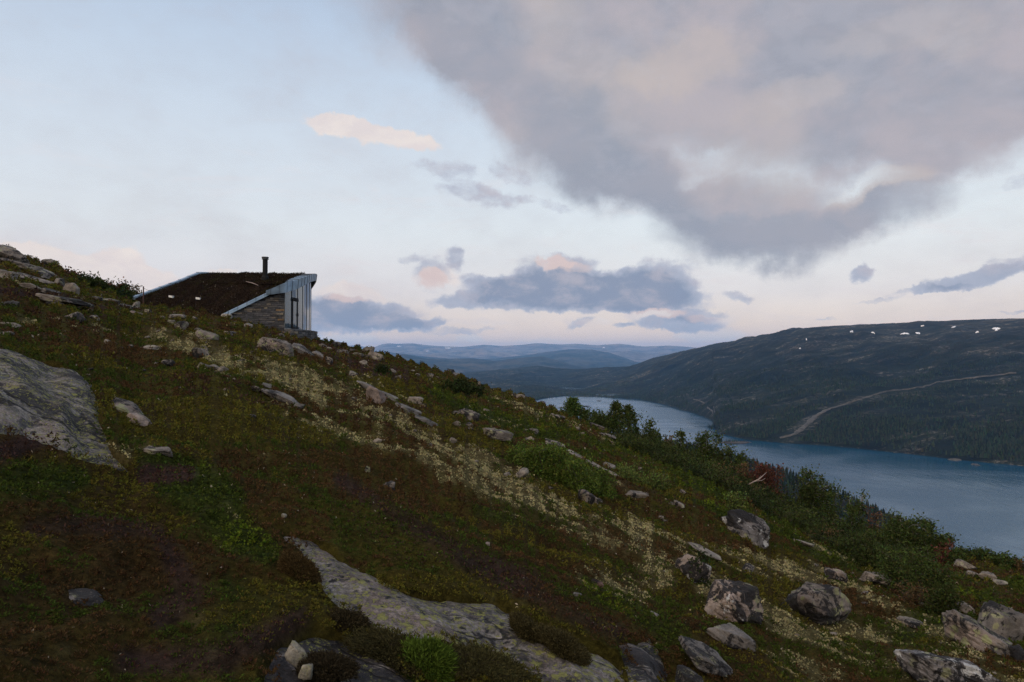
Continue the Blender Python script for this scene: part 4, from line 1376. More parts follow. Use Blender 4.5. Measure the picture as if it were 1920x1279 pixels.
# far shore (photo pixels on the water line) and skyline of the far side
SHORE = [(-300, 748), (700, 746), (950, 746), (1000, 752), (1020, 747), (1060, 743), (1130, 745), (1200, 749), (1250, 759), (1275, 768), (1300, 774), (1322, 782), (1338, 790),
         (1326, 797), (1327, 801), (1350, 813), (1400, 824), (1470, 830), (1560, 836), (1700, 850), (1800, 862), (1920, 873), (2300, 905)]
s_th = []; s_r = []
for a, b in SHORE:
    t = float(theta_of(a, b)); rr_ = LAKE_Z / float(elev_of(a, b))
    if s_th and t <= s_th[-1]: t = s_th[-1] + 1e-4
    s_th.append(t); s_r.append(rr_)
RIDGE = [(-300, 690, 8200), (700, 700, 8200), (830, 701, 8000), (860, 700, 7800), (905, 696, 7600), (960, 691, 7400), (1010, 686, 7200), (1040, 690, 7000), (1085, 693, 6800), (1130, 690, 6600), (1180, 687, 6400),
         (1230, 671, 6000), (1280, 659, 5700), (1310, 652, 5500), (1340, 645, 5400), (1390, 638, 5300), (1430, 629, 5200), (1490, 617, 5100), (1540, 612, 5000), (1600, 610, 5000), (1700, 605, 4900),
         (1800, 601, 4800), (1920, 597, 4700), (2300, 585, 4500)]
t_th = [float(theta_of(a, b)) for a, b, c in RIDGE]; t_e = [float(elev_of(a, b)) for a, b, c in RIDGE]; t_r = [c for a, b, c in RIDGE]


def far_height(x, y):
    r = np.hypot(x, y); th = np.arctan2(x, y)
    rs = np.interp(th, s_th, s_r); rt = np.interp(th, t_th, t_r); et = np.interp(th, t_th, t_e)
    zt = et * rt
    t = (r - rs) / (rt - rs)
    tc = np.clip(t, 0, 1)
    big = sstep(-165, 60, zt)
    pr = (1 - big) * (.35 * tc + .65 * sstep(.25, 1.0, tc)) + big * (.62 * tc ** .62 + .38 * sstep(0.0, 1.0, tc))
    z = LAKE_Z + (zt - LAKE_Z) * pr
    amp = 52 * sstep(0.0, .25, tc) * (1 - .8 * sstep(.80, .97, tc))
    z = z + amp * (fbm(x / 620, y / 620, 6, 301) + .35 * np.abs(fbm(x / 230, y / 230, 4, 305)))
    knob = at_range(1552, 652, 1.0)[:2] * 3900.0
    z = z + 42 * np.exp(-(((x - knob[0]) / 260) ** 2 + ((y - knob[1]) / 300) ** 2)) * (1 + .5 * np.abs(fbm(x / 60, y / 60, 4, 311)))
    z = z + 3.0 * fbm(x / 90, y / 90, 3, 309) * sstep(0, .06, tc)
    z = np.where(t < 0, LAKE_Z + t * (rt - rs) * .12 + 1.2, z + 1.2)
    z = np.where(t > 1, zt - (r - rt) * .035 + 20 * fbm(x / 900, y / 900, 4, 303) * np.clip((r - rt) / 900, 0, 1), z)
    return z


def mat_hill(nt, b, out):
    geo = nt.new('ShaderNodeNewGeometry')
    p = geo.outputs['Position']
    sp = nt.new('ShaderNodeSeparateXYZ'); nt.put(sp.inputs[0], p)
    mp = nt.new('ShaderNodeMapping'); nt.put(mp.inputs['Vector'], p)
    mp.inputs['Rotation'].default_value = (0, 0, .55); mp.inputs['Scale'].default_value = (.42, 1.25, 1.0)
    s = mp.outputs[0]
    big = nt.noise(s, .0022, 7, .62, .6)
    mid = nt.noise(s, .011, 7, .7, .5)
    fine = nt.noise(p, .06, 5, .75)
    alt = nt.range(nt.math('ADD', sp.outputs[2], nt.math('MULTIPLY', nt.math('SUBTRACT', big, .5), 260.0)), -120.0, 140.0)
    forest = nt.mix(nt.range(mid, .35, .65), (.009, .012, .007), (.021, .023, .011))
    fell = nt.mix(nt.range(mid, .38, .62), (.024, .024, .015), (.052, .045, .029))
    c = nt.mix(alt, forest, fell)
    c = nt.mix(nt.math('MULTIPLY', nt.range(fine, .46, .66), nt.range(mid, .50, .60)), c, (.15, .135, .115))
    pat = nt.noise(s, .0055, 5, .6, 1.2)
    c = nt.scale(c, nt.range(pat, .36, .64, .5, 1.4))
    c = nt.mix(nt.range(fine, .3, .6, .75, 0.0), c, (.010, .014, .009))
    nt.put(b.inputs['Base Color'], c); nt.put(b.inputs['Roughness'], 1.0); nt.put(b.inputs['Specular IOR Level'], .1)
    nt.put(b.inputs['Normal'], nt.bump(nt.math('ADD', mid, nt.math('MULTIPLY', fine, .25)), .8, 22.0))


M_HILL = material('forested_hill', mat_hill)
ft = np.radians(np.arange(-40, 47.01, .085))
fr = np.concatenate([700 * 1.0075 ** np.arange(345)])
fr = np.concatenate([fr, fr[-1] * 1.03 ** np.arange(1, 12)])
A, B = np.meshgrid(fr, ft, indexing='ij')
fx = (A * np.sin(B)).ravel(); fy = (A * np.cos(B)).ravel()
link('hills', mesh_np('hills', np.stack([fx, fy, np.maximum(far_height(fx, fy), LAKE_Z - 8)], 1), grid_faces(len(fr), len(ft)), M_HILL, True), kind='structure')


def far_hit(px, py):
    a, b, c = ray(px, py); h = math.hypot(a, b)
    r = 900 * 1.0012 ** np.arange(2000)
    g = far_height(a / h * r, b / h * r)
    k = np.where(c / h * r <= g)[0]
    i = int(k[0]) if len(k) else len(r) - 1
    return np.array([a / h * r[i], b / h * r[i], g[i]])


# distant blue ridges
def mat_mount(nt, b, out):
    geo = nt.new('ShaderNodeNewGeometry')
    p = geo.outputs['Position']
    n = nt.noise(p, .0012, 8, .65, .4); f = nt.noise(p, .008, 6, .7)
    c = nt.mix(nt.range(n, .35, .65), (.08, .066, .052), (.36, .28, .22))
    c = nt.mix(nt.range(f, .5, .7, 0, .6), c, (.24, .21, .18))
    nt.put(b.inputs['Base Color'], c); nt.put(b.inputs['Roughness'], 1.0)
    nt.put(b.inputs['Normal'], nt.bump(nt.math('ADD', n, nt.math('MULTIPLY', f, .3)), 1.0, 420.0))


M_MOUNT = material('mountain_rock', mat_mount)


def mat_ridge(nt, b, out):
    geo = nt.new('ShaderNodeNewGeometry')
    p = geo.outputs['Position']
    n = nt.noise(p, .0017, 8, .68, .5); f = nt.noise(p, .009, 6, .7)
    c = nt.mix(nt.range(n, .38, .62), (.022, .028, .020), (.095, .085, .065))
    nt.put(b.inputs['Base Color'], nt.mix(nt.range(f, .45, .7, 0, .6), c, (.02, .024, .018))); nt.put(b.inputs['Roughness'], 1.0); nt.put(b.inputs['Specular IOR Level'], .05)
    nt.put(b.inputs['Normal'], nt.bump(n, .7, 160.0))


M_RIDGE = material('wooded_ridge', mat_ridge)


def range_mesh(name, line, R0, front, back, base, seed, amp, rough, mat, ex=.85):
    th = [float(theta_of(a, b)) for a, b in line]; e = [float(elev_of(a, b)) for a, b in line]
    tt = np.linspace(th[0], th[-1], 620); q = np.concatenate([np.linspace(-1, 0, 40), np.linspace(0, 1, 16)[1:]])
    Q, T = np.meshgrid(q, tt, indexing='ij')
    zt = np.interp(T, th, e) * R0
    rr_ = R0 + np.where(Q < 0, Q * front, Q * back)
    X = rr_ * np.sin(T); Y = rr_ * np.cos(T)
    w = np.abs(Q)
    prof = np.where(Q < 0, 1 - w ** ex * (1 - .25 * np.sin(PI * w)), 1 - w ** 1.2)
    n = fbm(X / rough, Y / rough, 6, seed)
    Z = base + (zt - base) * prof + amp * n * np.clip(w * 3.5, .12, 1) * np.clip((1 - w) * 3, 0, 1) - amp * .5 * np.abs(fbm(X / rough * 2.3, Y / rough * 2.3, 5, seed + 4)) * np.clip(w * 4, 0.05, 1)
    link(name, mesh_np(name, np.stack([X.ravel(), Y.ravel(), Z.ravel()], 1), grid_faces(len(q), len(tt)), mat, True), kind='structure')
    return th, e


NEAR = [(-400, 640), (300, 655), (640, 668), (720, 666), (760, 664), (800, 672), (842, 672.5), (885, 672), (930, 677), (975, 671), (1017, 668), (1048, 676), (1075, 684), (1120, 694), (1260, 705), (1500, 720)]
MID = [(-400, 650), (300, 655), (640, 660), (700, 658), (745, 663), (800, 669), (870, 675), (930, 672), (1000, 664), (1030, 659), (1067, 655), (1110, 655.5), (1145, 662), (1175, 672), (1205, 684), (1260, 697), (1500, 715)]
FAR = [(-400, 640), (300, 645), (560, 650), (640, 650), (662, 647), (680, 649), (695, 655), (704, 650), (715, 646), (728, 643.5), (745, 645), (773, 643.5), (800, 647), (815, 648), (867, 650), (890, 647.5), (907, 645.5),
       (940, 648.5), (975, 646.5), (1007, 643.5), (1050, 646), (1083, 645), (1120, 647.5), (1160, 645), (1180, 647), (1207, 650), (1253, 648), (1280, 650), (1320, 653), (1500, 656), (1800, 650), (2300, 640)]
range_mesh('mountain_ridge', NEAR, 11500, 3200, 2400, LAKE_Z, 401, 60, 900, M_RIDGE)
range_mesh('mountain_ridge', MID, 16500, 4200, 3000, LAKE_Z, 411, 110, 1300, M_RIDGE)
range_mesh('mountains', FAR, 25000, 7000, 5000, LAKE_Z, 421, 170, 2400, M_MOUNT, .58)
PEAK = [(1480, 640), (1560, 618), (1585, 611), (1612, 607.5), (1640, 608), (1680, 612), (1760, 630)]
range_mesh('mountain_peak', PEAK, 9500, 1500, 1500, 0, 431, 30, 700, M_MOUNT)


# snow patches
def mat_snow(nt, b, out):
    nt.put(b.inputs['Base Color'], (.82, .83, .85)); nt.put(b.inputs['Roughness'], .6)


M_SNOW = material('snow', mat_snow)


def snow(px, py, w, h, label, seed, surf=None):
    c = far_hit(px, py)
    W = .8 * w * c[1] / F
    # drapes over the hillside: radius in plan chosen so that it shows h pixels tall
    g1 = far_hit(px, py - h * .5); g0 = far_hit(px, py + h * .5)
    Lr = .6 * max(40.0, min(900.0, math.hypot(*(g1 - g0)[:2])))
    q = np.linspace(0, 1, 7); an = np.linspace(0, 2 * PI, 40, endpoint=False)
    prof = np.clip(.42 + .28 * np.sin(an * 2 + seed) + .2 * np.sin(an * 3 + seed * 2) + .22 * np.sin(an * 5 + seed * 3) + .18 * np.sin(an * 11 + seed), .08, 1.2)
    d = c[:2] / math.hypot(*c[:2]); s = np.array([d[1], -d[0]])
    Vv = []
    for k in q:
        for a, m in zip(an, prof):
            p = c[:2] + s * (math.cos(a) * W * .5 * m * k) + d * (math.sin(a) * Lr * .5 * m * k)
            Vv.append((p[0], p[1], float(far_height(p[0], p[1])) + 5.0 * (1 - k ** 4) - 1.0))
    Vv = np.array(Vv) - c
    nq = len(q)
    fs = []
    for i in range(nq - 1):
        for j in range(40):
            fs.append((i * 40 + j, i * 40 + (j + 1) % 40, (i + 1) * 40 + (j + 1) % 40, (i + 1) * 40 + j))
    tag(link('snow_patch', mesh_np('snow_patch', Vv, np.array(fs), M_SNOW, True), loc=c), label, 'snow patch', 'snow patches on the far hillside')


for i, (a, b, w, h, lb) in enumerate([
        (1697, 626, 24, 6, 'largest snow patch, in the middle of the hilltop row across the lake'),
        (1722, 625.5, 12, 2.5, 'small broken snow patch just right of the largest one'),
        (1868, 617.5, 26, 6, 'long snow patch farthest right below the hilltop across the lake'),
        (1832, 623, 14, 4.5, 'snow patch a little left of and below the long farthest-right one'),
        (1788, 614, 15, 2.5, 'thin snow strip near the hill crest between the largest and the farthest-right patch'),
        (1729, 612, 10, 2, 'thin snow strip on the hill crest above the largest patch'),
        (1637, 624.5, 9, 2.5, 'small flat snow patch left of the largest one'),
        (1597, 622, 10, 3.5, 'small snow patch leftmost in the hilltop row'),
        (1500, 654, 6, 2.5, 'snow speck at the left foot of the craggy knob on the hillside'),
        (1512, 637, 5, 1.6, 'tiny snow speck on the slope above the craggy knob')]):
    snow(a, b, w, h, lb, i + 1.3)


def range_point(line, R0, front, base, px, py, rough, seed, amp):
    th = [float(theta_of(a, b)) for a, b in line]; e = [float(elev_of(a, b)) for a, b in line]
    T = float(theta_of(px, py)); zt = np.interp(T, th, e) * R0
    w = np.linspace(0, 1, 400)
    prof = 1 - w ** .58 * (1 - .25 * np.sin(PI * w))
    rr_ = R0 - w * front
    X = rr_ * math.sin(T); Y = rr_ * math.cos(T)
    n = fbm(X / rough, Y / rough, 6, seed)
    Z = base + (zt - base) * prof + amp * n * np.clip(w * 3.5, .12, 1) * np.clip((1 - w) * 3, 0, 1) - amp * .5 * np.abs(fbm(X / rough * 2.3, Y / rough * 2.3, 5, seed + 4)) * np.clip(w * 4, .05, 1)
    i = int(np.argmin(np.abs(Z / rr_ - float(elev_of(px, py)))))
    return np.array([X[i], Y[i], Z[i]])


for i, (a, b, w, h, lb) in enumerate([
        (840, 653.5, 12, 3, 'brightest snow patch on the sunlit far mountains'),
        (828, 655, 8, 2.2, 'snow patch just left of the brightest one on the sunlit far mountains'),
        (802, 658.5, 6, 2.2, 'small low snow patch on the left flank of the sunlit far mountains'),
        (748, 649.5, 10, 1.8, 'thin snow streak near the top of the leftmost far mountain'),
        (1132, 652, 5, 2.0, 'lone snow speck on the far mountains above the lake end')]):
    c = range_point(FAR, 25000, 7000, LAKE_Z, a, b, 2400, 421, 170)
    W = w * c[1] / F; Hh = h * c[1] / F
    P = ICO[3][0] * np.array([W * .5, Hh * 2.0, Hh * .5]) * (1 + .35 * noise3(ICO[3][0] * 2.1 + i, 90 + i))[:, None]
    tag(link('snow_patch', mesh_np('snow_patch', P, ICO[3][1], M_SNOW, True), loc=c), lb, 'snow patch', 'snow patches on the far mountains')

# cleared track running up the far hillside
def mat_track(nt, b, out):
    geo = nt.new('ShaderNodeNewGeometry')
    n = nt.noise(geo.outputs['Position'], .05, 5, .7)
    nt.put(b.inputs['Base Color'], nt.ramp(n, [(.3, (.030, .027, .021)), (.7, (.125, .11, .088))])); nt.put(b.inputs['Roughness'], 1.0)


M_TRACK = material('cleared_track', mat_track)


TRACK_PTS = []


def track(pts, name='path'):
    W3 = []
    P2 = []
    for (a0, b0, w0), (a1, b1, w1) in zip(pts[:-1], pts[1:]):
        for t in np.linspace(0, 1, 9)[:-1]:
            P2.append((a0 + (a1 - a0) * t, b0 + (b1 - b0) * t, w0 + (w1 - w0) * t))
    P2.append(pts[-1])
    ctr = np.array([far_hit(a, b)[:2] for a, b, w in P2])
    # even out jumps between hits
    for _ in range(3):
        ctr[1:-1] = (ctr[:-2] + 2 * ctr[1:-1] + ctr[2:]) / 4
    tan = np.gradient(ctr, axis=0); tan /= np.linalg.norm(tan, axis=1)[:, None]
    nor = np.stack([-tan[:, 1], tan[:, 0]], 1)
    rows = []
    for i, (c, nn) in enumerate(zip(ctr, nor)):
        for s in np.linspace(-1, 1, 7):
            wob = 1 + .35 * math.sin(i * 1.9 + s * 2) + .25 * math.sin(i * .7)
            p = c + nn * s * P2[i][2] * wob * .42
            rows.append((p[0], p[1], float(far_height(p[0], p[1])) + 3.0 - 6.0 * abs(s) ** 3))
    TRACK_PTS.append(ctr)
    link(name, mesh_np(name, np.array(rows), grid_faces(len(P2), 7), M_TRACK, True), kind='structure')


track([(1462, 822, 9), (1490, 815, 18), (1512, 797, 26), (1530, 780, 22), (1552, 768, 15), (1590, 757, 10), (1630, 744, 11), (1662, 734, 10), (1700, 731, 8), (1730, 726, 9), (1765, 716, 11), (1800, 712, 9), (1850, 706, 9), (1905, 700, 8)])
track([(1300, 749, 6), (1312, 752, 7), (1322, 757, 5)])
track([(1326, 764, 6), (1334, 770, 7), (1340, 774, 5)])

# pale shore line along the far bank
sh = [(1420, 827.5), (1480, 830.5), (1560, 836.6), (1640, 844), (1700, 850.6), (1760, 857), (1800, 862.8), (1860, 868.6), (1918, 874)]
Vs = []
for t in np.linspace(0, 1, 160):
    a = np.interp(t, np.linspace(0, 1, len(sh)), [s[0] for s in sh]); b = np.interp(t, np.linspace(0, 1, len(sh)), [s[1] for s in sh])
    r0 = float(np.interp(theta_of(a, b), s_th, s_r))
    th = float(theta_of(a, b)); k = .5 + .5 * math.sin(t * 40) * math.sin(t * 17 + 1)
    for dr_, dz in ((-10, -1.0), (-4, .6), (3 + 3 * k, 1.9 + 1.0 * k), (9, 1.2)):
        Vs.append(((r0 + dr_) * math.sin(th), (r0 + dr_) * math.cos(th), LAKE_Z + dz))
link('shore', mesh_np('shore', np.array(Vs), grid_faces(160, 4), M_TRACK, True), kind='structure')


# headland below the slope with its conifers
TIP = at_range(1674, 968, LAKE_Z / float(elev_of(1674, 968)))


def headland_height(x, y):
    tip = TIP[:2]; root = at_range(1330, 872, 1010.0)[:2]
    ax = root - tip; Ln = np.linalg.norm(ax); ax = ax / Ln; nr = np.array([-ax[1], ax[0]])
    s = (x - tip[0]) * ax[0] + (y - tip[1]) * ax[1]; d = (x - tip[0]) * nr[0] + (y - tip[1]) * nr[1]
    s = s + 12 * fbm(x / 70, y / 70, 3, 501)
    prof = np.interp(s / Ln, [-.2, 0, .08, .22, .48, .80, 1.0, 1.3], [-14, .8, 4, 20, 51, 87, 108, 125])
    wid = np.interp(s / Ln, [-.1, 0, .08, .3, .6, 1.2], [10, 26, 42, 95, 150, 190])
    f = np.clip(1 - (np.abs(d) / (wid * 1.5)) ** 1.7, -.4, 1)
    z = LAKE_Z - 8 + (prof + 8) * f + 5 * fbm(x / 45, y / 45, 4, 503) * np.clip(f, 0, 1)
    return np.where(f <= -.35, LAKE_Z - 14, z)


tip = TIP
hx, hy = np.meshgrid(np.arange(tip[0] - 520, tip[0] + 110, 5.0), np.arange(tip[1] - 330, tip[1] + 330, 5.0))
hz = headland_height(hx.ravel(), hy.ravel())
link('terrain', mesh_np('terrain', np.stack([hx.ravel(), hy.ravel(), hz], 1), grid_faces(*hx.shape), M_HILL, True), kind='structure')
# ------------------------------------------------------------------ forests too far to count
def mat_conifer(nt, b, out):
    at = nt.new('ShaderNodeAttribute', attribute_name='tint')
    nt.put(b.inputs['Base Color'], at.outputs['Color']); nt.put(b.inputs['Roughness'], 1.0); nt.put(b.inputs['Specular IOR Level'], .05)


M_CONI = material('conifer_needles', mat_conifer)


def conifers(name, x, y, z, h, w, tone, seed):
    g = np.random.default_rng(seed); n = len(x); k = 5
    tiers = [(0.06, 1.0), (.30, .50), (.32, .80), (.60, .36), (.62, .56), (1.0, .02)]
    a = np.arange(k) * 2 * PI / k
    Vv = np.zeros((n, len(tiers) * k, 3)); rot = g.uniform(0, 6.3, n)
    for i, (f, q) in enumerate(tiers):
        jit = g.uniform(.65, 1.3, (n, k))
        Vv[:, i * k:(i + 1) * k, 0] = x[:, None] + np.cos(a[None] + rot[:, None]) * (w * .5 * q)[:, None] * jit
        Vv[:, i * k:(i + 1) * k, 1] = y[:, None] + np.sin(a[None] + rot[:, None]) * (w * .5 * q)[:, None] * jit
        Vv[:, i * k:(i + 1) * k, 2] = z[:, None] + (h * f)[:, None]
    q = []
    for i in range(len(tiers) - 1):
        for j in range(k):
            q.append((i * k + j, i * k + (j + 1) % k, (i + 1) * k + (j + 1) % k, (i + 1) * k + j))
    q = (np.array(q)[None] + (np.arange(n) * len(tiers) * k)[:, None, None]).reshape(-1, 4)
    c = np.clip(tone * g.uniform(.45, 1.6, n)[:, None] * (1 + .15 * g.normal(size=(n, 3))), .003, 1)
    link(name, mesh_np(name, Vv.reshape(-1, 3), q, M_CONI, False, np.repeat(c, len(tiers) * k, 0)), kind='stuff')


g = np.random.default_rng(77)
n = 60000
th = g.uniform(math.radians(-2), math.radians(42), n); q = g.uniform(0, 1, n) ** 1.5
rs = np.interp(th, s_th, s_r); rt = np.interp(th, t_th, t_r)
r = rs + 6 + q * (rt - rs) * .55
x = r * np.sin(th); y = r * np.cos(th); z = far_height(x, y)
dens = sstep(-.25, .35, fbm(x / 260, y / 260, 4, 601)) * (1 - sstep(.45, 1, q)) + .12
tp = np.concatenate(TRACK_PTS)
near = np.full(n, 1e9)
for p_ in tp: near = np.minimum(near, (x - p_[0]) ** 2 + (y - p_[1]) ** 2)
ok = (g.uniform(size=n) < dens) & (near > 34 ** 2)
x, y, z, q, r = x[ok], y[ok], z[ok], q[ok], r[ok]
h = g.uniform(5, 13, len(x)) * (1 - .45 * q)
conifers('forest', x, y, z - .5, h, h * g.uniform(.34, .6, len(x)), C3(.026, .034, .016), 78)

n = 5200
x = g.uniform(tip[0] - 500, tip[0] + 20, n); y = g.uniform(tip[1] - 320, tip[1] + 260, n); z = headland_height(x, y)
ok = (z > LAKE_Z + 2.2) & (fbm(x / 60, y / 60, 3, 611) > -.28)
x, y, z = x[ok], y[ok], z[ok]
h = g.uniform(8, 17, len(x))
conifers('forest', x, y, z - .5, h, h * g.uniform(.34, .5, len(x)), C3(.022, .028, .014), 79)

# peninsula islets with trees in the lake
def mat_islet(nt, b, out):
    nt.put(b.inputs['Base Color'], (.06, .05, .04)); nt.put(b.inputs['Roughness'], 1.0)


M_ISLET = material('islet_rock', mat_islet)
for i, (px, py, w, h, nt_, lb) in enumerate([
        (1376, 830, 62, 5, 46, 'long low wooded islet off the point of the peninsula'),
        (1052, 765, 12, 3, 0, 'small dark islet left of the pointed young tree'),
        (1098, 762, 16, 2.5, 0, 'flat dark islet right of the pointed young tree'),
        (1123, 752, 9, 2, 0, 'tiny islet near the far end of the lake'),
        (1790, 862.5, 22, 1.6, 0, 'low pale skerry off the far shore at the right'),
        (1829, 872, 12, 1.6, 0, 'small pale skerry nearest the right edge of the lake')]):
    rg = LAKE_Z / float(elev_of(px, py)); c = at_range(px, py, rg); c[2] = LAKE_Z
    W = w * c[1] / F
    P = ICO[4][0] * np.array([W * .5, W * .16 + 8, 3.0 + .002 * W]) * (1 + .25 * noise3(ICO[4][0] * 2.5 + i * 3, 700 + i))[:, None]
    root = link('islet', mesh_np('islet', P, ICO[4][1], M_ISLET if nt_ or i < 4 else M_TRACK, True), loc=c)
    tag(root, lb, 'islet', 'islets in the lake')
    if nt_:
        t = g.uniform(-.46, .44, nt_); xx = t * W; yy = g.uniform(-.06, .06, nt_) * W
        hh = g.uniform(7, 15, nt_) * np.interp(t, [-.5, -.1, .5], [1.0, .8, .35])
        conifers('trees', xx, yy, np.full(nt_, 1.0), hh, hh * .45, C3(.024, .030, .016), 90 + i)
        o = bpy.data.objects['trees']; o.parent = root

# rocky knoll behind the crest
def mat_knoll(nt, b, out):
    geo = nt.new('ShaderNodeNewGeometry')
    n = nt.noise(geo.outputs['Position'], .35, 6, .7); m = nt.noise(geo.outputs['Position'], 1.4, 5, .7)
    c = nt.mix(nt.range(n, .42, .58), (.055, .045, .028), (.22, .20, .18))
    nt.put(b.inputs['Base Color'], nt.mix(nt.range(m, .4, .65, 0, .6), c, (.06, .055, .05))); nt.put(b.inputs['Roughness'], 1.0)
    nt.put(b.inputs['Normal'], nt.bump(m, .8, .6))


c = at_range(853, 712, 210.0)
P = ICO[5][0] * np.array([6.2, 6.5, 5.6])
P = P * (1 + .22 * noise3(ICO[5][0] * 1.6, 733) + .07 * noise3(ICO[5][0] * 5, 735))[:, None]
P[:, 0] += np.where(P[:, 0] > 0, -P[:, 2] * .35, 0)
c[2] = at_range(845, 692, 210.0)[2] - P[:, 2].max()
tag(link('rocky_knoll', mesh_np('rocky_knoll', P, ICO[5][1], material('knoll_rock', mat_knoll), True), loc=c), 'grey rocky knoll poking up behind the crest before the dark forested ridge', 'rock outcrop')

# low wooded spit on the far shore
a0 = at_range(1329, 801, LAKE_Z / float(elev_of(1329, 801))); a1 = at_range(1470, 829, LAKE_Z / float(elev_of(1470, 829)))
ts = np.linspace(0, 1, 50); vs = np.linspace(-1, 1, 9); rows = []
dv = (a1 - a0)[:2]; Ls = np.linalg.norm(dv); dv = dv / Ls; nv_ = np.array([-dv[1], dv[0]])
for t in ts:
    wd = 14 + 70 * t + 8 * math.sin(t * 23) + 6 * math.sin(t * 51)
    for v_ in vs:
        p = a0[:2] + dv * Ls * t + nv_ * (v_ * wd + 45 * t + 8 * math.sin(t * 17))
        rows.append((p[0], p[1], LAKE_Z + 4.0 * (1 - v_ ** 4) * min(1, t * 12 + .1) - 1.0 + .8 * math.sin(t * 70 + v_ * 5)))
link('terrain', mesh_np('terrain', np.array(rows), grid_faces(50, 9), M_HILL, True), kind='structure')
nq = 420
t = g.uniform(.01, 1, nq); v_ = g.uniform(-.85, .85, nq)
wd = 14 + 70 * t
xy = a0[:2] + dv * (Ls * t)[:, None] + nv_ * (v_ * wd + 45 * t)[:, None]
hh = g.uniform(5, 13, nq)
conifers('forest', xy[:, 0], xy[:, 1], np.full(nq, LAKE_Z + 2.0), hh, hh * .42, C3(.018, .024, .012), 97)
# ------------------------------------------------------------------ cabin
def mat_zinc(nt, b, out):
    geo = nt.new('ShaderNodeNewGeometry')
    n = nt.noise(geo.outputs['Position'], 2.2, 4, .6)
    nt.put(b.inputs['Base Color'], nt.mix(nt.range(n, .35, .65), (.20, .28, .36), (.30, .40, .50)))
    nt.put(b.inputs['Metallic'], .75); nt.put(b.inputs['Roughness'], nt.range(n, .3, .7, .30, .46))


def mat_seam(nt, b, out):
    nt.put(b.inputs['Base Color'], (.03, .034, .038)); nt.put(b.inputs['Roughness'], .6)


def mat_black(nt, b, out):
    nt.put(b.inputs['Base Color'], (.012, .012, .013)); nt.put(b.inputs['Roughness'], .75); nt.put(b.inputs['Specular IOR Level'], .2)


def mat_glass(nt, b, out):
    # coated panes: dark room behind, strong mirror of the sky
    nt.put(b.inputs['Base Color'], (.045, .060, .068)); nt.put(b.inputs['Roughness'], .025)
    nt.put(b.inputs['IOR'], 1.65); nt.put(b.inputs['Specular Tint'], (.70, .86, 1.0)); nt.put(b.inputs['Coat Tint'], (.8, .92, 1.0)); nt.put(b.inputs['Specular IOR Level'], .8)
    nt.put(b.inputs['Coat Weight'], .22); nt.put(b.inputs['Coat IOR'], 1.7); nt.put(b.inputs['Coat Roughness'], .02)


def mat_alu(nt, b, out):
    nt.put(b.inputs['Base Color'], (.16, .18, .20)); nt.put(b.inputs['Metallic'], .85); nt.put(b.inputs['Roughness'], .35)


def mat_stone(nt, b, out):
    at = nt.new('ShaderNodeAttribute', attribute_name='tint')
    geo = nt.new('ShaderNodeNewGeometry')
    n = nt.noise(geo.outputs['Position'], 14, 5, .7)
    nt.put(b.inputs['Base Color'], nt.mix(1.0, at.outputs['Color'], nt.scale((1, 1, 1), nt.range(n, .3, .7, .55, 1.35)), 'MULTIPLY'))
    nt.put(b.inputs['Roughness'], .9); nt.put(b.inputs['Normal'], nt.bump(n, .7, .02))


def mat_turf(nt, b, out):
    geo = nt.new('ShaderNodeNewGeometry')
    n = nt.noise(geo.outputs['Position'], 7, 6, .7); m = nt.noise(geo.outputs['Position'], .8, 4, .6)
    c = nt.mix(nt.range(m, .4, .6), (.014, .0095, .008), (.034, .023, .014))
    nt.put(b.inputs['Base Color'], nt.mix(nt.range(n, .35, .65), nt.scale(c, .5), c)); nt.put(b.inputs['Roughness'], 1.0)
    nt.put(b.inputs['Specular IOR Level'], .05); nt.put(b.inputs['Normal'], nt.bump(n, 1.0, .08))


def mat_white(nt, b, out):
    nt.put(b.inputs['Base Color'], (.75, .74, .70)); nt.put(b.inputs['Roughness'], .6)


M_ZINC = material('zinc', mat_zinc); M_SEAM = material('dark_seam', mat_seam); M_BLACK = material('black_steel', mat_black)
M_GLASS = material('coated_glass', mat_glass); M_ALU = material('grey_aluminium', mat_alu); M_STONE = material('schist', mat_stone)
M_TURF = material('turf', mat_turf); M_WHITE = material('white_metal', mat_white)

# plan of the glass front: an arc leading away from the near corner E
E = at_depth(533, 616, 45.0)
FLOOR = float(at_depth(560, 618.5, 47.0)[2])


def heading(s):
    return 13.0 - 4.3 * s - 4.0 * np.maximum(0, np.asarray(s) - 5.5) ** 1.4


def arc(s, off=0.0):
    """plan point on the front arc, s metres from the near corner, off metres outward"""
    n = 60
    ss = np.linspace(0, s, n + 1)
    ph = np.radians(heading(.5 * (ss[1:] + ss[:-1])))
    x = E[0] + np.sum(np.sin(ph)) * s / n; y = E[1] + np.sum(np.cos(ph)) * s / n
    p = math.radians(float(heading(s)))
    return np.array([x + math.cos(p) * off, y - math.sin(p) * off])


WD = np.array([3.35, 1.5]); WD = WD / np.linalg.norm(WD)              # direction of the stone side wall, D -> E
D_ = at_depth(418, 590, 43.5)
wall_len = float(np.linalg.norm(E[:2] - D_[:2])); WD = (E[:2] - D_[:2]) / wall_len
WN = np.array([WD[1], -WD[0]])                                        # outward (towards the camera)


def z_px(py, y, px=540):
    return float(at_depth(px, py, y)[2])


# height of the roof edge along the front arc
TOPS = [(-1.2, z_px(549.0, 44.6)), (0.0, z_px(531.5, 45.0)), (1.5, z_px(523, 46.5)), (3.0, z_px(517, 48.0)), (4.5, z_px(514.5, 49.5)), (6.0, z_px(515.5, 51.0)), (7.0, z_px(519, 52.0)), (8.0, z_px(529, 52.8)), (9.0, z_px(543, 53.6)), (10.0, z_px(558, 54.4)), (11.5, z_px(580, 55.5))]
FASC = [(-1.2, .22), (0.0, .62), (1.5, .58), (3.0, .50), (6.0, .46), (11.5, .46)]


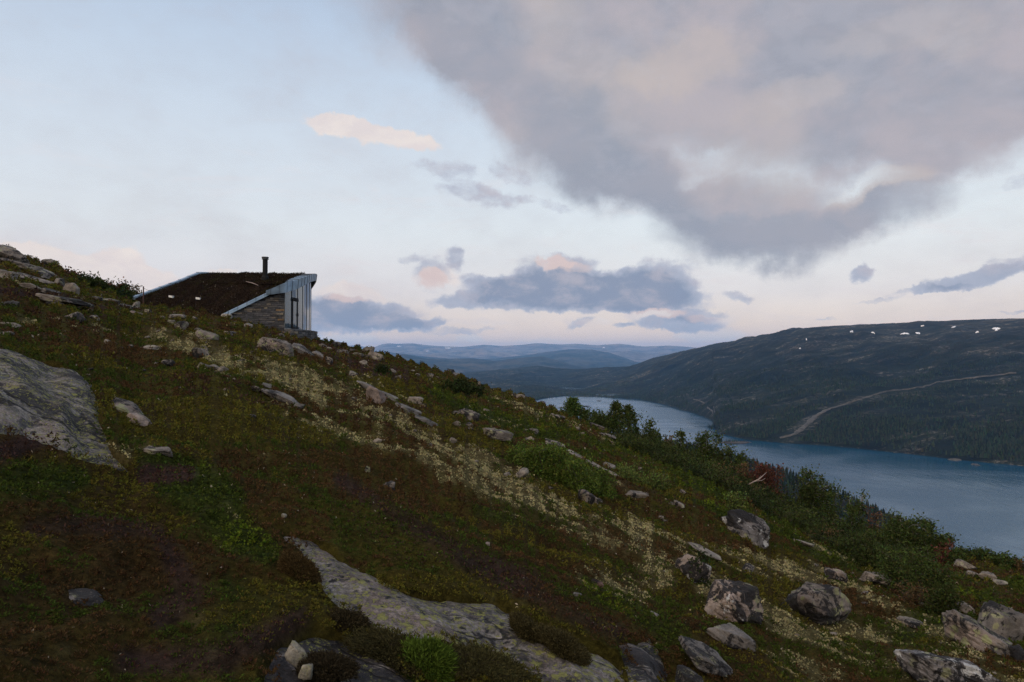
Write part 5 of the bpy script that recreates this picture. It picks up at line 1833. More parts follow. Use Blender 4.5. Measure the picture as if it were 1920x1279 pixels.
def z_top(s):
    xs = [a for a, b in TOPS]; ys = [b for a, b in TOPS]
    # smooth the polyline
    return float(np.mean([np.interp(s + d, xs, ys) for d in np.linspace(-.5, .5, 9)]))


def fasc(s):
    return float(np.interp(s, [a for a, b in FASC], [b for a, b in FASC]))


cab_base = np.array([E[0] - 4.0, E[1] + 3.0, float(height(E[0] - 4.0, E[1] + 3.0))])
cabin = thing('cabin', cab_base, 'stone and glass mountain cabin with a dark turf roof dug into the slope', 'cabin')


def cpart(mb, name, mat, parent=None, smooth=False, label=None):
    o = link(name, mb.mesh(name, mat, smooth), parent or cabin)
    if parent is None:
        o.location = Vector([-float(c) for c in cab_base])
    if label: o['label'] = label
    return o


def cmesh(me, name, label=None):
    o = link(name, me, cabin)
    o.location = Vector([-float(c) for c in cab_base])
    if label: o['label'] = label
    return o


# ---- roof edges (world coordinates)
A_ = at_depth(254, 560, 50.0); B_ = at_depth(391, 514, 55.0); C_ = at_depth(549, 518.5, 49.0)


def lerp(a, b, t):
    return a + (b - a) * t


def edge_left(t):
    p = lerp(A_, B_, t); p = p.copy(); p[2] += float(np.interp(t, [0, .6, .88, 1.0], [0, .10, .22, 0]))
    return p


def edge_right(t):
    """from the low corner D up along the wall head, then inside the front fascia to C"""
    k = .50
    if t < k:
        q = lerp(D_, np.array([E[0], E[1], 0]), t / k)
        z = np.interp(t / k, [0, .35, .72, 1.0], [z_px(590, 43.5), z_px(570, 44.0), z_px(549.5, 44.6), z_px(533, 45.0)])
        return np.array([q[0] - WN[0] * .30, q[1] - WN[1] * .30, z - .02])
    s = (t - k) / (1 - k) * 4.6
    p = arc(s, -.30)
    return np.array([p[0], p[1], z_top(s) - .04])


def edge_low(t):
    p = lerp(A_, D_, t)
    return np.array([p[0], p[1], lerp(A_[2], D_[2], t) - .28 * math.sin(PI * t)])


C2 = edge_right(1.0)


def edge_high(t):
    p = lerp(B_, C2, t)
    return np.array([p[0], p[1], lerp(B_[2], C2[2], t) + .05 * math.sin(PI * t)])


NU, NV = 90, 60
R = np.zeros((NV, NU, 3))
P00, P10, P01, P11 = edge_low(0), edge_low(1), edge_high(0), edge_high(1)
for j in range(NV):
    v = j / (NV - 1)
    for i in range(NU):
        u = i / (NU - 1)
        c = (1 - v) * edge_low(u) + v * edge_high(u) + (1 - u) * edge_left(v) + u * edge_right(v)
        c = c - ((1 - u) * (1 - v) * P00 + u * (1 - v) * P10 + (1 - u) * v * P01 + u * v * P11)
        c[2] += .22 * math.sin(PI * min(1, v * 1.15)) * math.sin(PI * u)
        R[j, i] = c
nz = fbm(R[..., 0] / 1.1, R[..., 1] / 1.1, 4, 801) * .09 + fbm(R[..., 0] / .3, R[..., 1] / .3, 3, 803) * .05
fade = np.minimum(1, np.minimum.reduce([np.arange(NU)[None] / 5 + 0 * nz, (NU - 1 - np.arange(NU))[None] / 5 + 0 * nz]) + .15)
R[..., 2] += nz * fade
# the hidden far half of the roof falls away behind the ridge down to the ground
back = []
NB = 14
for j in range(1, NB):
    f = j / (NB - 1)
    row = R[-1].copy()
    away = np.array([-.60, 1.0]); away /= np.linalg.norm(away)
    row[:, :2] += away * f * 5.5
    ground = height(row[:, 0], row[:, 1])
    row[:, 2] = R[-1][:, 2] * (1 - f ** 1.6) + (ground - .3) * f ** 1.6
    back.append(row)
full = np.concatenate([R, np.array(back)])
mb = MB()
nr = full.shape[0]
mb.add(full.reshape(-1, 3), grid_faces(nr, NU))
# skirts closing the turf body down to the ground
for edge in (full[:, 0], full[:, -1], full[0]):
    lo = edge.copy(); lo[:, 2] = np.minimum(edge[:, 2] - .25, height(edge[:, 0], edge[:, 1]) - .4)
    m = len(edge)
    mb.add(np.concatenate([edge, lo]), [(i, i + 1, m + i + 1, m + i) for i in range(m - 1)])
roof = cpart(mb, 'roof', M_TURF, smooth=True)
# shaggy turf
nt_ = 34000
ii = RNG.integers(0, nr - 1, nt_); jj = RNG.integers(0, NU - 1, nt_); fu = RNG.uniform(size=(nt_, 1)); fv = RNG.uniform(size=(nt_, 1))
Pt = (full[ii, jj] * (1 - fu) + full[ii, jj + 1] * fu) * (1 - fv) + (full[ii + 1, jj] * (1 - fu) + full[ii + 1, jj + 1] * fu) * fv
Dt = RNG.normal(size=(nt_, 3)) * .6 + np.array([.1, -.15, .9]); Dt /= np.linalg.norm(Dt, axis=1)[:, None]
nn = fbm(Pt[:, 0] / .9, Pt[:, 1] / .9, 3, 811)
tc = np.where((nn > .2)[:, None], C3(.032, .027, .012), C3(.026, .017, .012)) * RNG.uniform(.4, 1.6, nt_)[:, None]
pal = RNG.uniform(size=nt_) < .006
tc = np.where(pal[:, None], C3(.32, .28, .22), tc)
edge_f = 1 + .8 * (jj > NU - 6) + .5 * (ii > NV - 5)
Vt, Qt = leaves(Pt - Dt * .02, Dt, RNG.uniform(.05, .14, nt_) * edge_f, RNG.uniform(.03, .06, nt_))
to = link('turf_growth', mesh_np('turf_growth', Vt, Qt, M_HEATH, False, np.repeat(np.clip(tc, 0, 1), 4, 0)), roof)


# ---- zinc edge strips
def strip(path, wdir, width, lift, seam_every, drop=.16):
    """flat capping along a 3-D path; returns strip and seam builders"""
    path = np.asarray(path, float)
    st = MB(); se = MB()
    n = len(path)
    wd = np.broadcast_to(np.asarray(wdir, float), (n, 3))
    up = np.array([0, 0, 1.0])
    a = path + up * lift; b = path + wd * width + up * (lift - .02)
    c = b - up * drop; d = a - up * drop
    Vv = np.stack([a, b, c, d], 1).reshape(-1, 3)
    Q = []
    for i in range(n - 1):
        for k in range(4):
            Q.append((i * 4 + k, i * 4 + (k + 1) % 4, (i + 1) * 4 + (k + 1) % 4, (i + 1) * 4 + k))
    Q += [(0, 3, 2, 1), ((n - 1) * 4, (n - 1) * 4 + 1, (n - 1) * 4 + 2, (n - 1) * 4 + 3)]
    st.add(Vv, Q)
    seg = np.linalg.norm(np.diff(path, axis=0), axis=1); cum = np.concatenate([[0], np.cumsum(seg)])
    for s in np.arange(seam_every * .6, cum[-1], seam_every):
        pa = np.array([np.interp(s, cum, a[:, k]) for k in range(3)]); pb = np.array([np.interp(s, cum, b[:, k]) for k in range(3)])
        pc = np.array([np.interp(s, cum, c[:, k]) for k in range(3)])
        i = min(int(np.searchsorted(cum, s)), n - 1); t = path[i] - path[i - 1]; t /= np.linalg.norm(t)
        mid = (pa + pb) / 2
        se.box(mid + up * .012, (pb - pa) * .5, t * .012, up * .016)
        se.box((pb + pc) / 2 + wd[i] * .006, wd[i] * .010, t * .012, (pb - pc) * .5)
    return st, se


lp = [edge_left(t) for t in np.linspace(-.01, 1.0, 24)]
inw = (edge_low(1) - edge_low(0)); inw = inw / np.linalg.norm(inw)
st, se = strip(lp, -inw, .42, .16, .85, .22)
cmesh(two_tone('roof_flashing', st, M_ZINC, se, M_SEAM), 'roof_flashing', 'long pale blue zinc capping along the left roof edge')

rp = []
for t in np.linspace(0, .375, 16):
    p = edge_right(t); rp.append(p)
st, se = strip(rp, np.array([WN[0], WN[1], -.1]), .48, .10, .62, .20)
cmesh(two_tone('roof_flashing', st, M_ZINC, se, M_SEAM), 'roof_flashing', 'zinc capping sloping up the head of the stone wall')


# ---- front fascia: from the wall head round the arc
def fpoint(s, off):
    if s < 0:
        q = E[:2] + WD * s
        return q + WN * off
    k = min(1, s / 1.0)
    a = arc(s, off)
    p0 = math.radians(13.0)
    nrm0 = np.array([math.cos(p0), -math.sin(p0)])
    if s < 1.0:        # round the corner between wall and arc
        nr_ = WN * (1 - k) + nrm0 * k; nr_ /= np.linalg.norm(nr_)
        return arc(s, 0) + nr_ * off
    return a


fm = MB(); fs_ = MB(); so = MB()
ss = np.linspace(-1.15, 11.3, 96)
rows = []
for s in ss:
    zt = z_top(s); h = fasc(s)
    o1 = fpoint(s, .42); i1 = fpoint(s, -.36); o2 = fpoint(s, .36)
    rows.append([(*i1, zt + .02), (*o1, zt + .04), (*o2, zt - h), (*fpoint(s, .28), zt - h)])
rows = np.array(rows)
n = len(ss)
Q = [(i * 4 + k, i * 4 + k + 1, (i + 1) * 4 + k + 1, (i + 1) * 4 + k) for i in range(n - 1) for k in range(3)]
fm.add(rows.reshape(-1, 3), Q + [(0, 1, 2, 3)])
for s in np.arange(-.9, 11.2, .50):
    k = int(np.argmin(np.abs(ss - s)))
    a, b, c, d = rows[k]
    t = rows[min(k + 1, n - 1)][1] - rows[max(k - 1, 0)][1]; t /= np.linalg.norm(t)
    nn_ = (b - a) * np.array([1, 1, 0]); nn_ /= np.linalg.norm(nn_)
    fs_.box((a + b) / 2 + np.array([0, 0, .012]), (b - a) / 2, t * .011, np.array([0, 0, .014]))
    fs_.box((b + c) / 2 + nn_ * .006, nn_ * .010, t * .011, (b - c) / 2)
cmesh(two_tone('fascia', fm, M_ZINC, fs_, M_SEAM), 'fascia', 'curved zinc fascia sweeping over the glass front')
ssf = ss[ss > -.6]
rr2 = []
for s in ssf:
    zt = z_top(s) - fasc(s)
    rr2.append([(*fpoint(s, .33), zt + .03), (*fpoint(s, -.45), zt + .03), (*fpoint(s, -.45), zt + .36), (*fpoint(s, .33), zt + .36)])
rr2 = np.array(rr2); n2_ = len(ssf)
so.add(rr2.reshape(-1, 3), [(i * 4 + k, i * 4 + (k + 1) % 4, (i + 1) * 4 + (k + 1) % 4, (i + 1) * 4 + k) for i in range(n2_ - 1) for k in range(4)])
cpart(so, 'soffit', M_SEAM)


# ---- dry schist walls: every stone a block in one wall mesh
STONES = [C3(.115, .112, .112), C3(.085, .083, .086), C3(.15, .138, .125), C3(.20, .165, .125), C3(.105, .092, .080), C3(.30, .25, .17), C3(.26, .165, .08)]
SP_ = [.34, .28, .16, .08, .08, .045, .015]


def stone_wall(mb, plan, s0, s1, zb, zt, nrm, tang, seed, depth=.34):
    """plan(s)->xy; zb(s), zt(s) bottom and top; stones in uneven courses"""
    g = np.random.default_rng(seed)
    zmin = min(zb(s) for s in np.linspace(s0, s1, 12)); zmax = max(zt(s) for s in np.linspace(s0, s1, 12))
    z = zmin
    while z < zmax:
        hc = g.uniform(.06, .15)
        s = s0 - g.uniform(0, .3)
        while s < s1:
            ln = g.uniform(.16, .62); a = max(s, s0); b = min(s + ln, s1)
            s += ln + .012
            if b - a < .04: continue
            m = (a + b) / 2
            top = min(zt(a), zt(b), zt(m))
            if z + hc * .5 > top or z + hc < min(zb(a), zb(b)): continue
            hh = min(hc, top - z)
            if hh < .03: continue
            c = plan(m); nv = nrm(m); tv = tang(m)
            out_ = g.uniform(-.03, .025)
            jz = g.normal() * .008
            col = STONES[g.choice(len(STONES), p=SP_)] * g.uniform(.48, 1.1)
            ctr = np.array([c[0] + nv[0] * (out_ - depth / 2), c[1] + nv[1] * (out_ - depth / 2), z + hh / 2 + jz])
            q = g.normal() * .03
            mb.box(ctr, np.array([tv[0], tv[1], q]) * (b - a) * .5, np.array([nv[0], nv[1], 0]) * depth / 2, np.array([0, 0, hh * .5 - .006]), col)
        z += hc + .010


w = MB()
gz_ = lambda s: float(height(*(D_[:2] + WD * s))) - .5
head = lambda s: edge_right(np.clip(s / wall_len, 0, 1) * .5)[2] - .10
stone_wall(w, lambda s: D_[:2] + WD * s, 0.0, wall_len, gz_, head, lambda s: WN, lambda s: WD, 5)
# backing so that the joints are closed
for k in range(16):
    a, b = wall_len * k / 16, wall_len * (k + 1) / 16
    zt_ = min(head(a), head(b)) - .03; zb_ = min(gz_(a), gz_(b))
    c = D_[:2] + WD * (a + b) / 2 - WN * .20
    w.box((c[0], c[1], (zt_ + zb_) / 2), np.array([*WD, 0]) * (b - a) / 2, np.array([*WN, 0]) * .12, (0, 0, (zt_ - zb_) / 2), C3(.03, .03, .03))
wall = cpart(w, 'wall', M_STONE, label='stone side wall of thin dark schist courses')
cs_ = MB()
cc_ = at_depth(425, 595.5, 43.35)
P = ICO[4][0]
Pm = np.sign(P) * np.abs(P) ** .45
cs_.add(Pm * np.array([.30, .26, .24]) * (1 + .05 * noise3(P * 2, 3))[:, None] + cc_, None, ICO[4][1], C3(.27, .25, .22))
cpart(cs_, 'corner_stone', M_STONE, smooth=True, label='large pale corner stone under the low end of the zinc capping')

PO = .46
w = MB()
tang = lambda s: np.array([math.sin(math.radians(float(heading(s)))), math.cos(math.radians(float(heading(s))))])
nrm = lambda s: np.array([math.cos(math.radians(float(heading(s)))), -math.sin(math.radians(float(heading(s))))])
stone_wall(w, lambda s: arc(s, PO), -.02, 11.0, lambda s: float(height(*arc(s, PO))) - .5, lambda s: FLOOR - .05, nrm, tang, 9)
# near return of the plinth, flush with the side wall
e0 = E[:2]; e1 = arc(0, PO); rl = float(np.linalg.norm(e1 - e0)); rt_ = (e1 - e0) / rl
rn = np.array([rt_[1], -rt_[0]])
stone_wall(w, lambda s: e0 + rt_ * s, 0.0, rl, lambda s: float(height(*e1)) - .5, lambda s: FLOOR - .05, lambda s: rn, lambda s: rt_, 10)
for k in range(44):
    a, b = 11.0 * k / 44, 11.0 * (k + 1) / 44
    c = arc((a + b) / 2, PO - .22); zb_ = float(height(c[0], c[1])) - .5
    w.box((c[0], c[1], (FLOOR - .06 + zb_) / 2), np.array([*tang((a + b) / 2), 0]) * (b - a) * .52, np.array([*nrm((a + b) / 2), 0]) * .14, (0, 0, (FLOOR - .06 - zb_) / 2), C3(.03, .03, .03))
plinth = cpart(w, 'plinth', M_STONE, label='curved stone plinth under the glass front')
cp = MB(); rows = []
for s in np.linspace(-.02, 11, 60):
    a = arc(s, PO + .02); b = arc(s, -.25)
    rows.append([(*a, FLOOR - .05), (*a, FLOOR), (*b, FLOOR), (*b, FLOOR - .05)])
rows = np.array(rows)
cp.add(rows.reshape(-1, 3), [(i * 4 + k, i * 4 + (k + 1) % 4, (i + 1) * 4 + (k + 1) % 4, (i + 1) * 4 + k) for i in range(59) for k in range(4)] + [(0, 1, 2, 3)])
link('coping', cp.mesh('coping', material('coping_slate', lambda nt, b, out: (nt.put(b.inputs['Base Color'], (.14, .14, .14)), nt.put(b.inputs['Roughness'], .8)))), plinth)

# ---- glazing
SEG = [0.0, .92, 1.86, 2.85, 3.85, 4.85, 5.85, 6.85, 7.85, 8.85, 9.85, 10.8]


def vbox(mb, s, z0, z1, wd=.03, dp=.05, off=0.0):
    c = arc(s, off)
    mb.box((c[0], c[1], (z0 + z1) / 2), np.array([*tang(s), 0]) * wd, np.array([*nrm(s), 0]) * dp, (0, 0, (z1 - z0) / 2))


def pane(a, b, z0a, z1a, z1b, off=0.0, n=4):
    m = MB(); rows = []
    for t in np.linspace(0, 1, n):
        s = a + (b - a) * t; p = arc(s, off); q = arc(s, off - .03)
        zt = z1a + (z1b - z1a) * t
        rows.append([(*p, z0a), (*p, zt), (*q, zt), (*q, z0a)])
    rows = np.array(rows)
    m.add(rows.reshape(-1, 3), [(i * 4 + k, i * 4 + (k + 1) % 4, (i + 1) * 4 + (k + 1) % 4, (i + 1) * 4 + k) for i in range(n - 1) for k in range(4)] + [(0, 1, 2, 3), (n * 4 - 4, n * 4 - 1, n * 4 - 2, n * 4 - 3)])
    return m


gt = lambda s: z_top(s) - fasc(s) + .10
DH = FLOOR + 2.06
for i in range(len(SEG) - 1):
    a, b = SEG[i], SEG[i + 1]
    if i == 1:                                   # door with a light above
        dr = MB()
        for s in (a + .09, b - .09): vbox(dr, s, FLOOR + .02, DH, .065, .03, .02)
        for zz in (FLOOR + .09, DH - .07):
            c = arc((a + b) / 2, .03)
            dr.box((c[0], c[1], zz), np.array([*tang((a + b) / 2), 0]) * (b - a) / 2 * .99, np.array([*nrm((a + b) / 2), 0]) * .045, (0, 0, .075))
        door = cpart(dr, 'door', M_BLACK, label='dark framed glass door')
        link('pane', pane(a + .16, b - .16, FLOOR + .16, DH - .13, DH - .13, .02).mesh('pane', M_GLASS), door)
        h = MB(); c = arc(b - .10, .10)
        h.tube([(c[0], c[1], FLOOR + .92), (c[0], c[1], FLOOR + 1.10)], .018, 6)
        h.box((*arc(b - .10, .075), FLOOR + 1.0), (.012, 0, 0), (0, .03, 0), (0, 0, .012))
        link('handle', h.mesh('handle', M_BLACK), door)
        fr = MB(); c = arc((a + b) / 2, .02)
        vbox(fr, a, FLOOR, gt(a), .025, .025, .0); vbox(fr, b, FLOOR, gt(b), .018, .025, .0)
        fr.box((c[0], c[1], DH + .05), np.array([*tang((a + b) / 2), 0]) * (b - a) / 2 * .96, np.array([*nrm((a + b) / 2), 0]) * .04, (0, 0, .045))
        wn = cpart(fr, 'window', M_BLACK, label='dark door surround with a slanted light above the door')
        link('pane', pane(a + .05, b - .03, DH + .10, gt(a) - .02, gt(b) - .02).mesh('pane', M_GLASS), wn)
        continue
    fr = MB()
    if i != 2: vbox(fr, a + (.03 if i == 0 else .0), FLOOR, gt(a), .016, .034, -.004)
    if i == len(SEG) - 2: vbox(fr, b, FLOOR, gt(b), .03, .05)
    c = arc((a + b) / 2, .0)
    fr.box((c[0], c[1], FLOOR + .03), np.array([*tang((a + b) / 2), 0]) * (b - a) / 2 * .95, np.array([*nrm((a + b) / 2), 0]) * .022, (0, 0, .028))
    wn = cpart(fr, 'window', M_ALU)
    link('pane', pane(a + .03, b - .022, FLOOR + .06, gt(a), gt(b)).mesh('pane', M_GLASS), wn)

# dark sheet behind the panes, its colour standing in for the unlit room
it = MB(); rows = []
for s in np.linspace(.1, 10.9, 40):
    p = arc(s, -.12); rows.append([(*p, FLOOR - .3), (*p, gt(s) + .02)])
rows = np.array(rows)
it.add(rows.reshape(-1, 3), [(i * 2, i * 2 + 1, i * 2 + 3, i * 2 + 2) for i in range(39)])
cpart(it, 'dark_interior', material('unlit_room', lambda nt, b, out: (nt.put(b.inputs['Base Color'], (.05, .055, .06)), nt.put(b.inputs['Roughness'], .9))))

# ---- chimney, vents, stake
q = at_depth(497, 531, 47.6)
ch = MB()
zt = float(at_depth(497, 482, 47.6)[2]); r0 = .17
ch.tube([(q[0], q[1], q[2] - .9), (q[0], q[1], zt - .06)], r0, 20)
chim = cpart(ch, 'chimney', M_BLACK, smooth=False)
m = MB(); m.tube([(q[0], q[1], zt - .17), (q[0], q[1], zt - .13)], .235, 20); m.tube([(q[0], q[1], zt - .08), (q[0], q[1], zt)], .235, 20); m.tube([(q[0], q[1], zt - .13), (q[0], q[1], zt - .08)], .20, 20)
link('chimney_cap', m.mesh('chimney_cap', M_SEAM), chim)
m = MB(); m.tube([(q[0], q[1], q[2] - .7), (q[0], q[1], q[2] + .42), (q[0], q[1], q[2] + .50)], [.245, .235, .19], 20)
link('collar', m.mesh('collar', M_BLACK), chim)


def roof_point(px, py):
    pj = np.array(project(R[..., 0], R[..., 1], R[..., 2]))
    k = np.argmin((pj[0] - px) ** 2 + (pj[1] - py) ** 2)
    return R.reshape(-1, 3)[k]


for px, py in ((322, 558.5), (373, 562)):
    p = roof_point(px, py)
    m = MB(); m.box(p + np.array([0, -.02, .10]), (.14, 0, -.02), (0, .12, 0), (0, 0, .075))
    cpart(m, 'roof_vent', M_WHITE)

p0 = roof_point(462, 531); p1 = roof_point(486, 537.5)
m = MB(); m.tube([np.zeros(3), (p1 - p0) * .5 + np.array([0, 0, .03]), p1 - p0], [.02, .03, .022], 6)
tag(m.build('stick', M_DEAD, None, True, p0 + np.array([0, -.08, .10])), 'pale bent stick lying on the turf roof below the chimney', 'stick')

sb = at_depth(269, 558, 49.2); stp = at_depth(269, 537, 49.2)
sb[2] = float(height(sb[0], sb[1])) - .2
m = MB(); m.tube([np.zeros(3), stp - sb], .045, 8)
stake = thing('stake', sb, 'thin dark stake standing at the lower left corner of the turf roof', 'stake')
link('pole', m.mesh('pole', material('red_paint', lambda nt, b, out: (nt.put(b.inputs['Base Color'], (.07, .035, .03)), nt.put(b.inputs['Roughness'], .7)))), stake)
wp = edge_left(.17) + np.array([0, 0, .2])
m = MB(); m.tube([stp - sb - np.array([0, 0, .12]), (stp - sb) * .5 + (wp - sb) * .5 - np.array([0, 0, .05]), wp - sb], .012, 5)
link('wire', m.mesh('wire', M_SEAM), stake)
# ------------------------------------------------------------------ sky, sun, haze
SUN_AZ = math.radians(-136)      # compass bearing of the sun seen from the camera axis (left and behind)
SUN_EL = math.radians(2.1)
world = bpy.data.worlds.new('World')
scene.world = world
world.use_nodes = True
w = NT(world.node_tree)
out = w.new('ShaderNodeOutputWorld')
tc = w.new('ShaderNodeTexCoord')
sx = w.new('ShaderNodeSeparateXYZ'); w.put(sx.inputs[0], tc.outputs['Generated'])
az = w.math('ARCTAN2', sx.outputs[0], sx.outputs[1])
el = w.math('ARCSINE', sx.outputs[2])
cb = w.new('ShaderNodeCombineXYZ'); w.put(cb.inputs[0], az); w.put(cb.inputs[1], el)
ae = cb.outputs[0]
eld = w.math('MULTIPLY', el, 180 / PI)
# base sky by elevation
sky = w.ramp(w.range(eld, -2, 90, 0, 1, 'LINEAR'), [
    (.0, (1.18, .84, .67)), (.026, (1.06, .80, .67)), (.045, (.93, .77, .70)), (.075, (.80, .74, .78)), (.13, srgb(228, 232, 238)),
    (.20, srgb(216, 225, 237)), (.28, srgb(197, 212, 232)), (.36, srgb(172, 193, 222)), (.6, srgb(132, 164, 206)), (1.0, srgb(112, 146, 196))])
# physical sky underneath and the bright western glow around the set sun
ns = w.new('ShaderNodeTexSky', sky_type='NISHITA', sun_disc=False, sun_elevation=SUN_EL, sun_rotation=-SUN_AZ if False else SUN_AZ, altitude=1000, air_density=1.0, dust_density=1.5)
ns.sun_rotation = SUN_AZ % (2 * PI)
sky = w.vmath('ADD', w.scale(sky, .93), w.scale(ns.outputs[0], .06))
sd_ = w.new('ShaderNodeVectorMath', operation='DOT_PRODUCT')
w.put(sd_.inputs[0], tc.outputs['Generated']); w.put(sd_.inputs[1], (math.sin(SUN_AZ) * .85, math.cos(SUN_AZ) * .85, .52))
glow = w.range(sd_.outputs['Value'], .30, 1.0, 0.0, 1.0)
sky = w.vmath('ADD', sky, w.scale((1.0, .74, .48), w.math('MULTIPLY', glow, 1.9)))


def azel(px, py):
    return float(theta_of(px, py)), math.atan(float(elev_of(px, py)))


def field(vec, blobs, hard=2.0):
    """sum of soft elliptical bodies given in photo pixels (x, y, half width, half height, turn deg, weight)"""
    tot = None
    for x, y, rx, ry, rot, k in blobs:
        a, e = azel(x, y)
        ra = abs(float(theta_of(x + rx, y)) - float(theta_of(x - rx, y))) / 2; re = abs(azel(x, y - ry)[1] - azel(x, y + ry)[1]) / 2
        m = w.new('ShaderNodeMapping', vector_type='TEXTURE')
        w.put(m.inputs['Vector'], vec)
        m.inputs['Location'].default_value = (a, e, 0); m.inputs['Rotation'].default_value = (0, 0, math.radians(-rot)); m.inputs['Scale'].default_value = (ra, re, 1)
        g_ = w.new('ShaderNodeTexGradient', gradient_type='SPHERICAL')
        w.put(g_.inputs[0], m.outputs[0])
        f = w.math('MULTIPLY', w.math('SMOOTH_MIN', w.math('MULTIPLY', g_.outputs['Fac'], hard), 1.0, .3), k)
        tot = f if tot is None else w.math('ADD', tot, f)
    return tot


def warp(scale, amt, detail=5):
    n = w.noise(ae, scale, detail, .6, out=1)
    return w.vmath('ADD', ae, w.scale(w.vmath('SUBTRACT', n, (.5, .5, .5)), amt))


st_ = w.new('ShaderNodeMapping'); w.put(st_.inputs['Vector'], ae); st_.inputs['Scale'].default_value = (1, 1.7, 1)
aes = st_.outputs[0]
n_lo = w.noise(aes, 5.5, 7, .58, .25)
n_mid = w.noise(aes, 17, 8, .6, .2)
n_puff = w.noise(aes, 34, 7, .58, .15)
n_soft = w.noise(ae, 3.0, 4, .5)

ci = w.new('ShaderNodeMapping'); w.put(ci.inputs['Vector'], ae); ci.inputs['Scale'].default_value = (1.6, 7.0, 1); ci.inputs['Rotation'].default_value = (0, 0, .05)
wisp = w.math('MULTIPLY', w.range(w.noise(ci.outputs[0], 4.0, 8, .62, .6), .50, .78), w.math('MULTIPLY', w.range(eld, .5, 3), w.range(eld, 24, 8)))
sky = w.mix(w.math('MULTIPLY', wisp, .42), sky, srgb(236, 224, 224))

# ---- pink-white sunlit cumulus low on the left, pink caps behind the grey bank
v = warp(30, .030)
PINKB = [(140, 515, 200, 60, 8, 1.0), (55, 485, 60, 34, 12, 1), (100, 490, 55, 34, 0, .9), (215, 500, 78, 46, 0, 1.1), (160, 520, 80, 40, 0, .9), (290, 525, 80, 28, 8, .8), (60, 520, 120, 50, 10, 1), (230, 540, 110, 40, 0, .9), (420, 511, 40, 8, 0, .6),
         (650, 552, 74, 28, 0, 1.1), (690, 566, 50, 22, 10, .8), (640, 636, 110, 14, 0, .8), (560, 640, 120, 16, 0, .6), (880, 634, 40, 12, 0, .7), (1010, 640, 60, 8, 0, .5), (690, 250, 150, 24, 8, .95), (640, 238, 80, 26, 0, .75), (780, 262, 70, 18, 14, .6),
         (820, 522, 52, 26, 0, .9), (1240, 588, 100, 26, 0, 1.0), (1320, 605, 80, 24, 0, .9), (1330, 630, 90, 16, 0, .8), (900, 606, 90, 10, 0, .45), (1100, 604, 60, 16, 0, .55)]
d = w.math('ADD', field(v, PINKB), w.math('MULTIPLY', w.math('SUBTRACT', n_puff, .5), 1.0))
pink = w.range(d, .12, .86)
pc = w.mix(w.range(n_mid, .35, .65), srgb(236, 222, 218), srgb(252, 238, 228))
sky1 = w.mix(w.math('MULTIPLY', pink, .82), sky, pc)

# ---- grey-blue cumulus bank over the far mountains and small grey clouds
v = warp(26, .034)
GREYB = [(1090, 545, 250, 46, 2, .8), (690, 590, 150, 36, 4, .7), (1040, 540, 160, 42, 2, 1.1), (1180, 545, 150, 46, 0, 1.1), (1050, 500, 90, 34, 0, .9), (960, 545, 120, 36, 0, .9), (1260, 560, 90, 26, 4, .8), (1240, 520, 90, 44, 0, .8), (870, 565, 90, 22, 0, .9), (810, 512, 44, 40, 0, .75),
         (768, 482, 26, 14, 0, .55), (856, 480, 26, 28, 0, .8), (880, 518, 30, 16, 0, .6), (1090, 575, 190, 16, 0, .7), (640, 588, 150, 40, 4, 1.0), (600, 600, 120, 40, 0, .9), (730, 604, 110, 16, 2, .9), (790, 604, 70, 12, 0, .7), (860, 620, 110, 8, 0, .5),
         (1090, 606, 40, 12, -20, .6), (1165, 612, 24, 8, 0, .6), (1270, 606, 120, 18, 2, .9), (1300, 590, 80, 14, 0, .7), (1380, 555, 40, 14, 10, .6), (1612, 516, 36, 20, 0, .9), (1840, 520, 150, 20, -10, 1.0), (1740, 545, 100, 9, -4, .6),
         (1890, 490, 70, 14, -10, .6), (1650, 562, 60, 6, -4, .5), (1900, 585, 50, 6, -8, .6), (1560, 600, 40, 5, 0, .4), (840, 320, 80, 24, 8, .55), (900, 365, 110, 26, 10, .6), (960, 330, 70, 22, 20, .5), (1030, 385, 80, 14, 10, .4), (1900, 345, 40, 26, 0, .5)]
dg = w.math('ADD', field(v, GREYB), w.math('MULTIPLY', w.math('SUBTRACT', n_puff, .5), 1.15))
grey = w.range(dg, .16, .86)
gc = w.mix(w.range(dg, .5, 1.9), srgb(186, 190, 205), srgb(136, 148, 172))
gc = w.mix(w.math('MULTIPLY', w.range(n_mid, .45, .68), .55), gc, srgb(206, 196, 202))
LIT = [(812, 522, 40, 26, 0, 1), (1030, 488, 50, 18, 0, .8), (1075, 500, 60, 16, 0, .5), (1230, 586, 70, 12, 0, .9), (1320, 596, 50, 10, 0, .6), (650, 560, 70, 14, 0, .7), (860, 632, 30, 8, 0, .8), (700, 600, 60, 20, 0, .35), (1100, 608, 40, 10, 0, .5)]
lit = w.math('MULTIPLY', w.range(w.math('ADD', field(v, LIT), w.math('MULTIPLY', w.math('SUBTRACT', n_puff, .5), .7)), .25, .8), .75)
gc = w.mix(lit, gc, srgb(240, 210, 198))
sky2 = w.mix(w.math('MULTIPLY', grey, .93), sky1, gc)

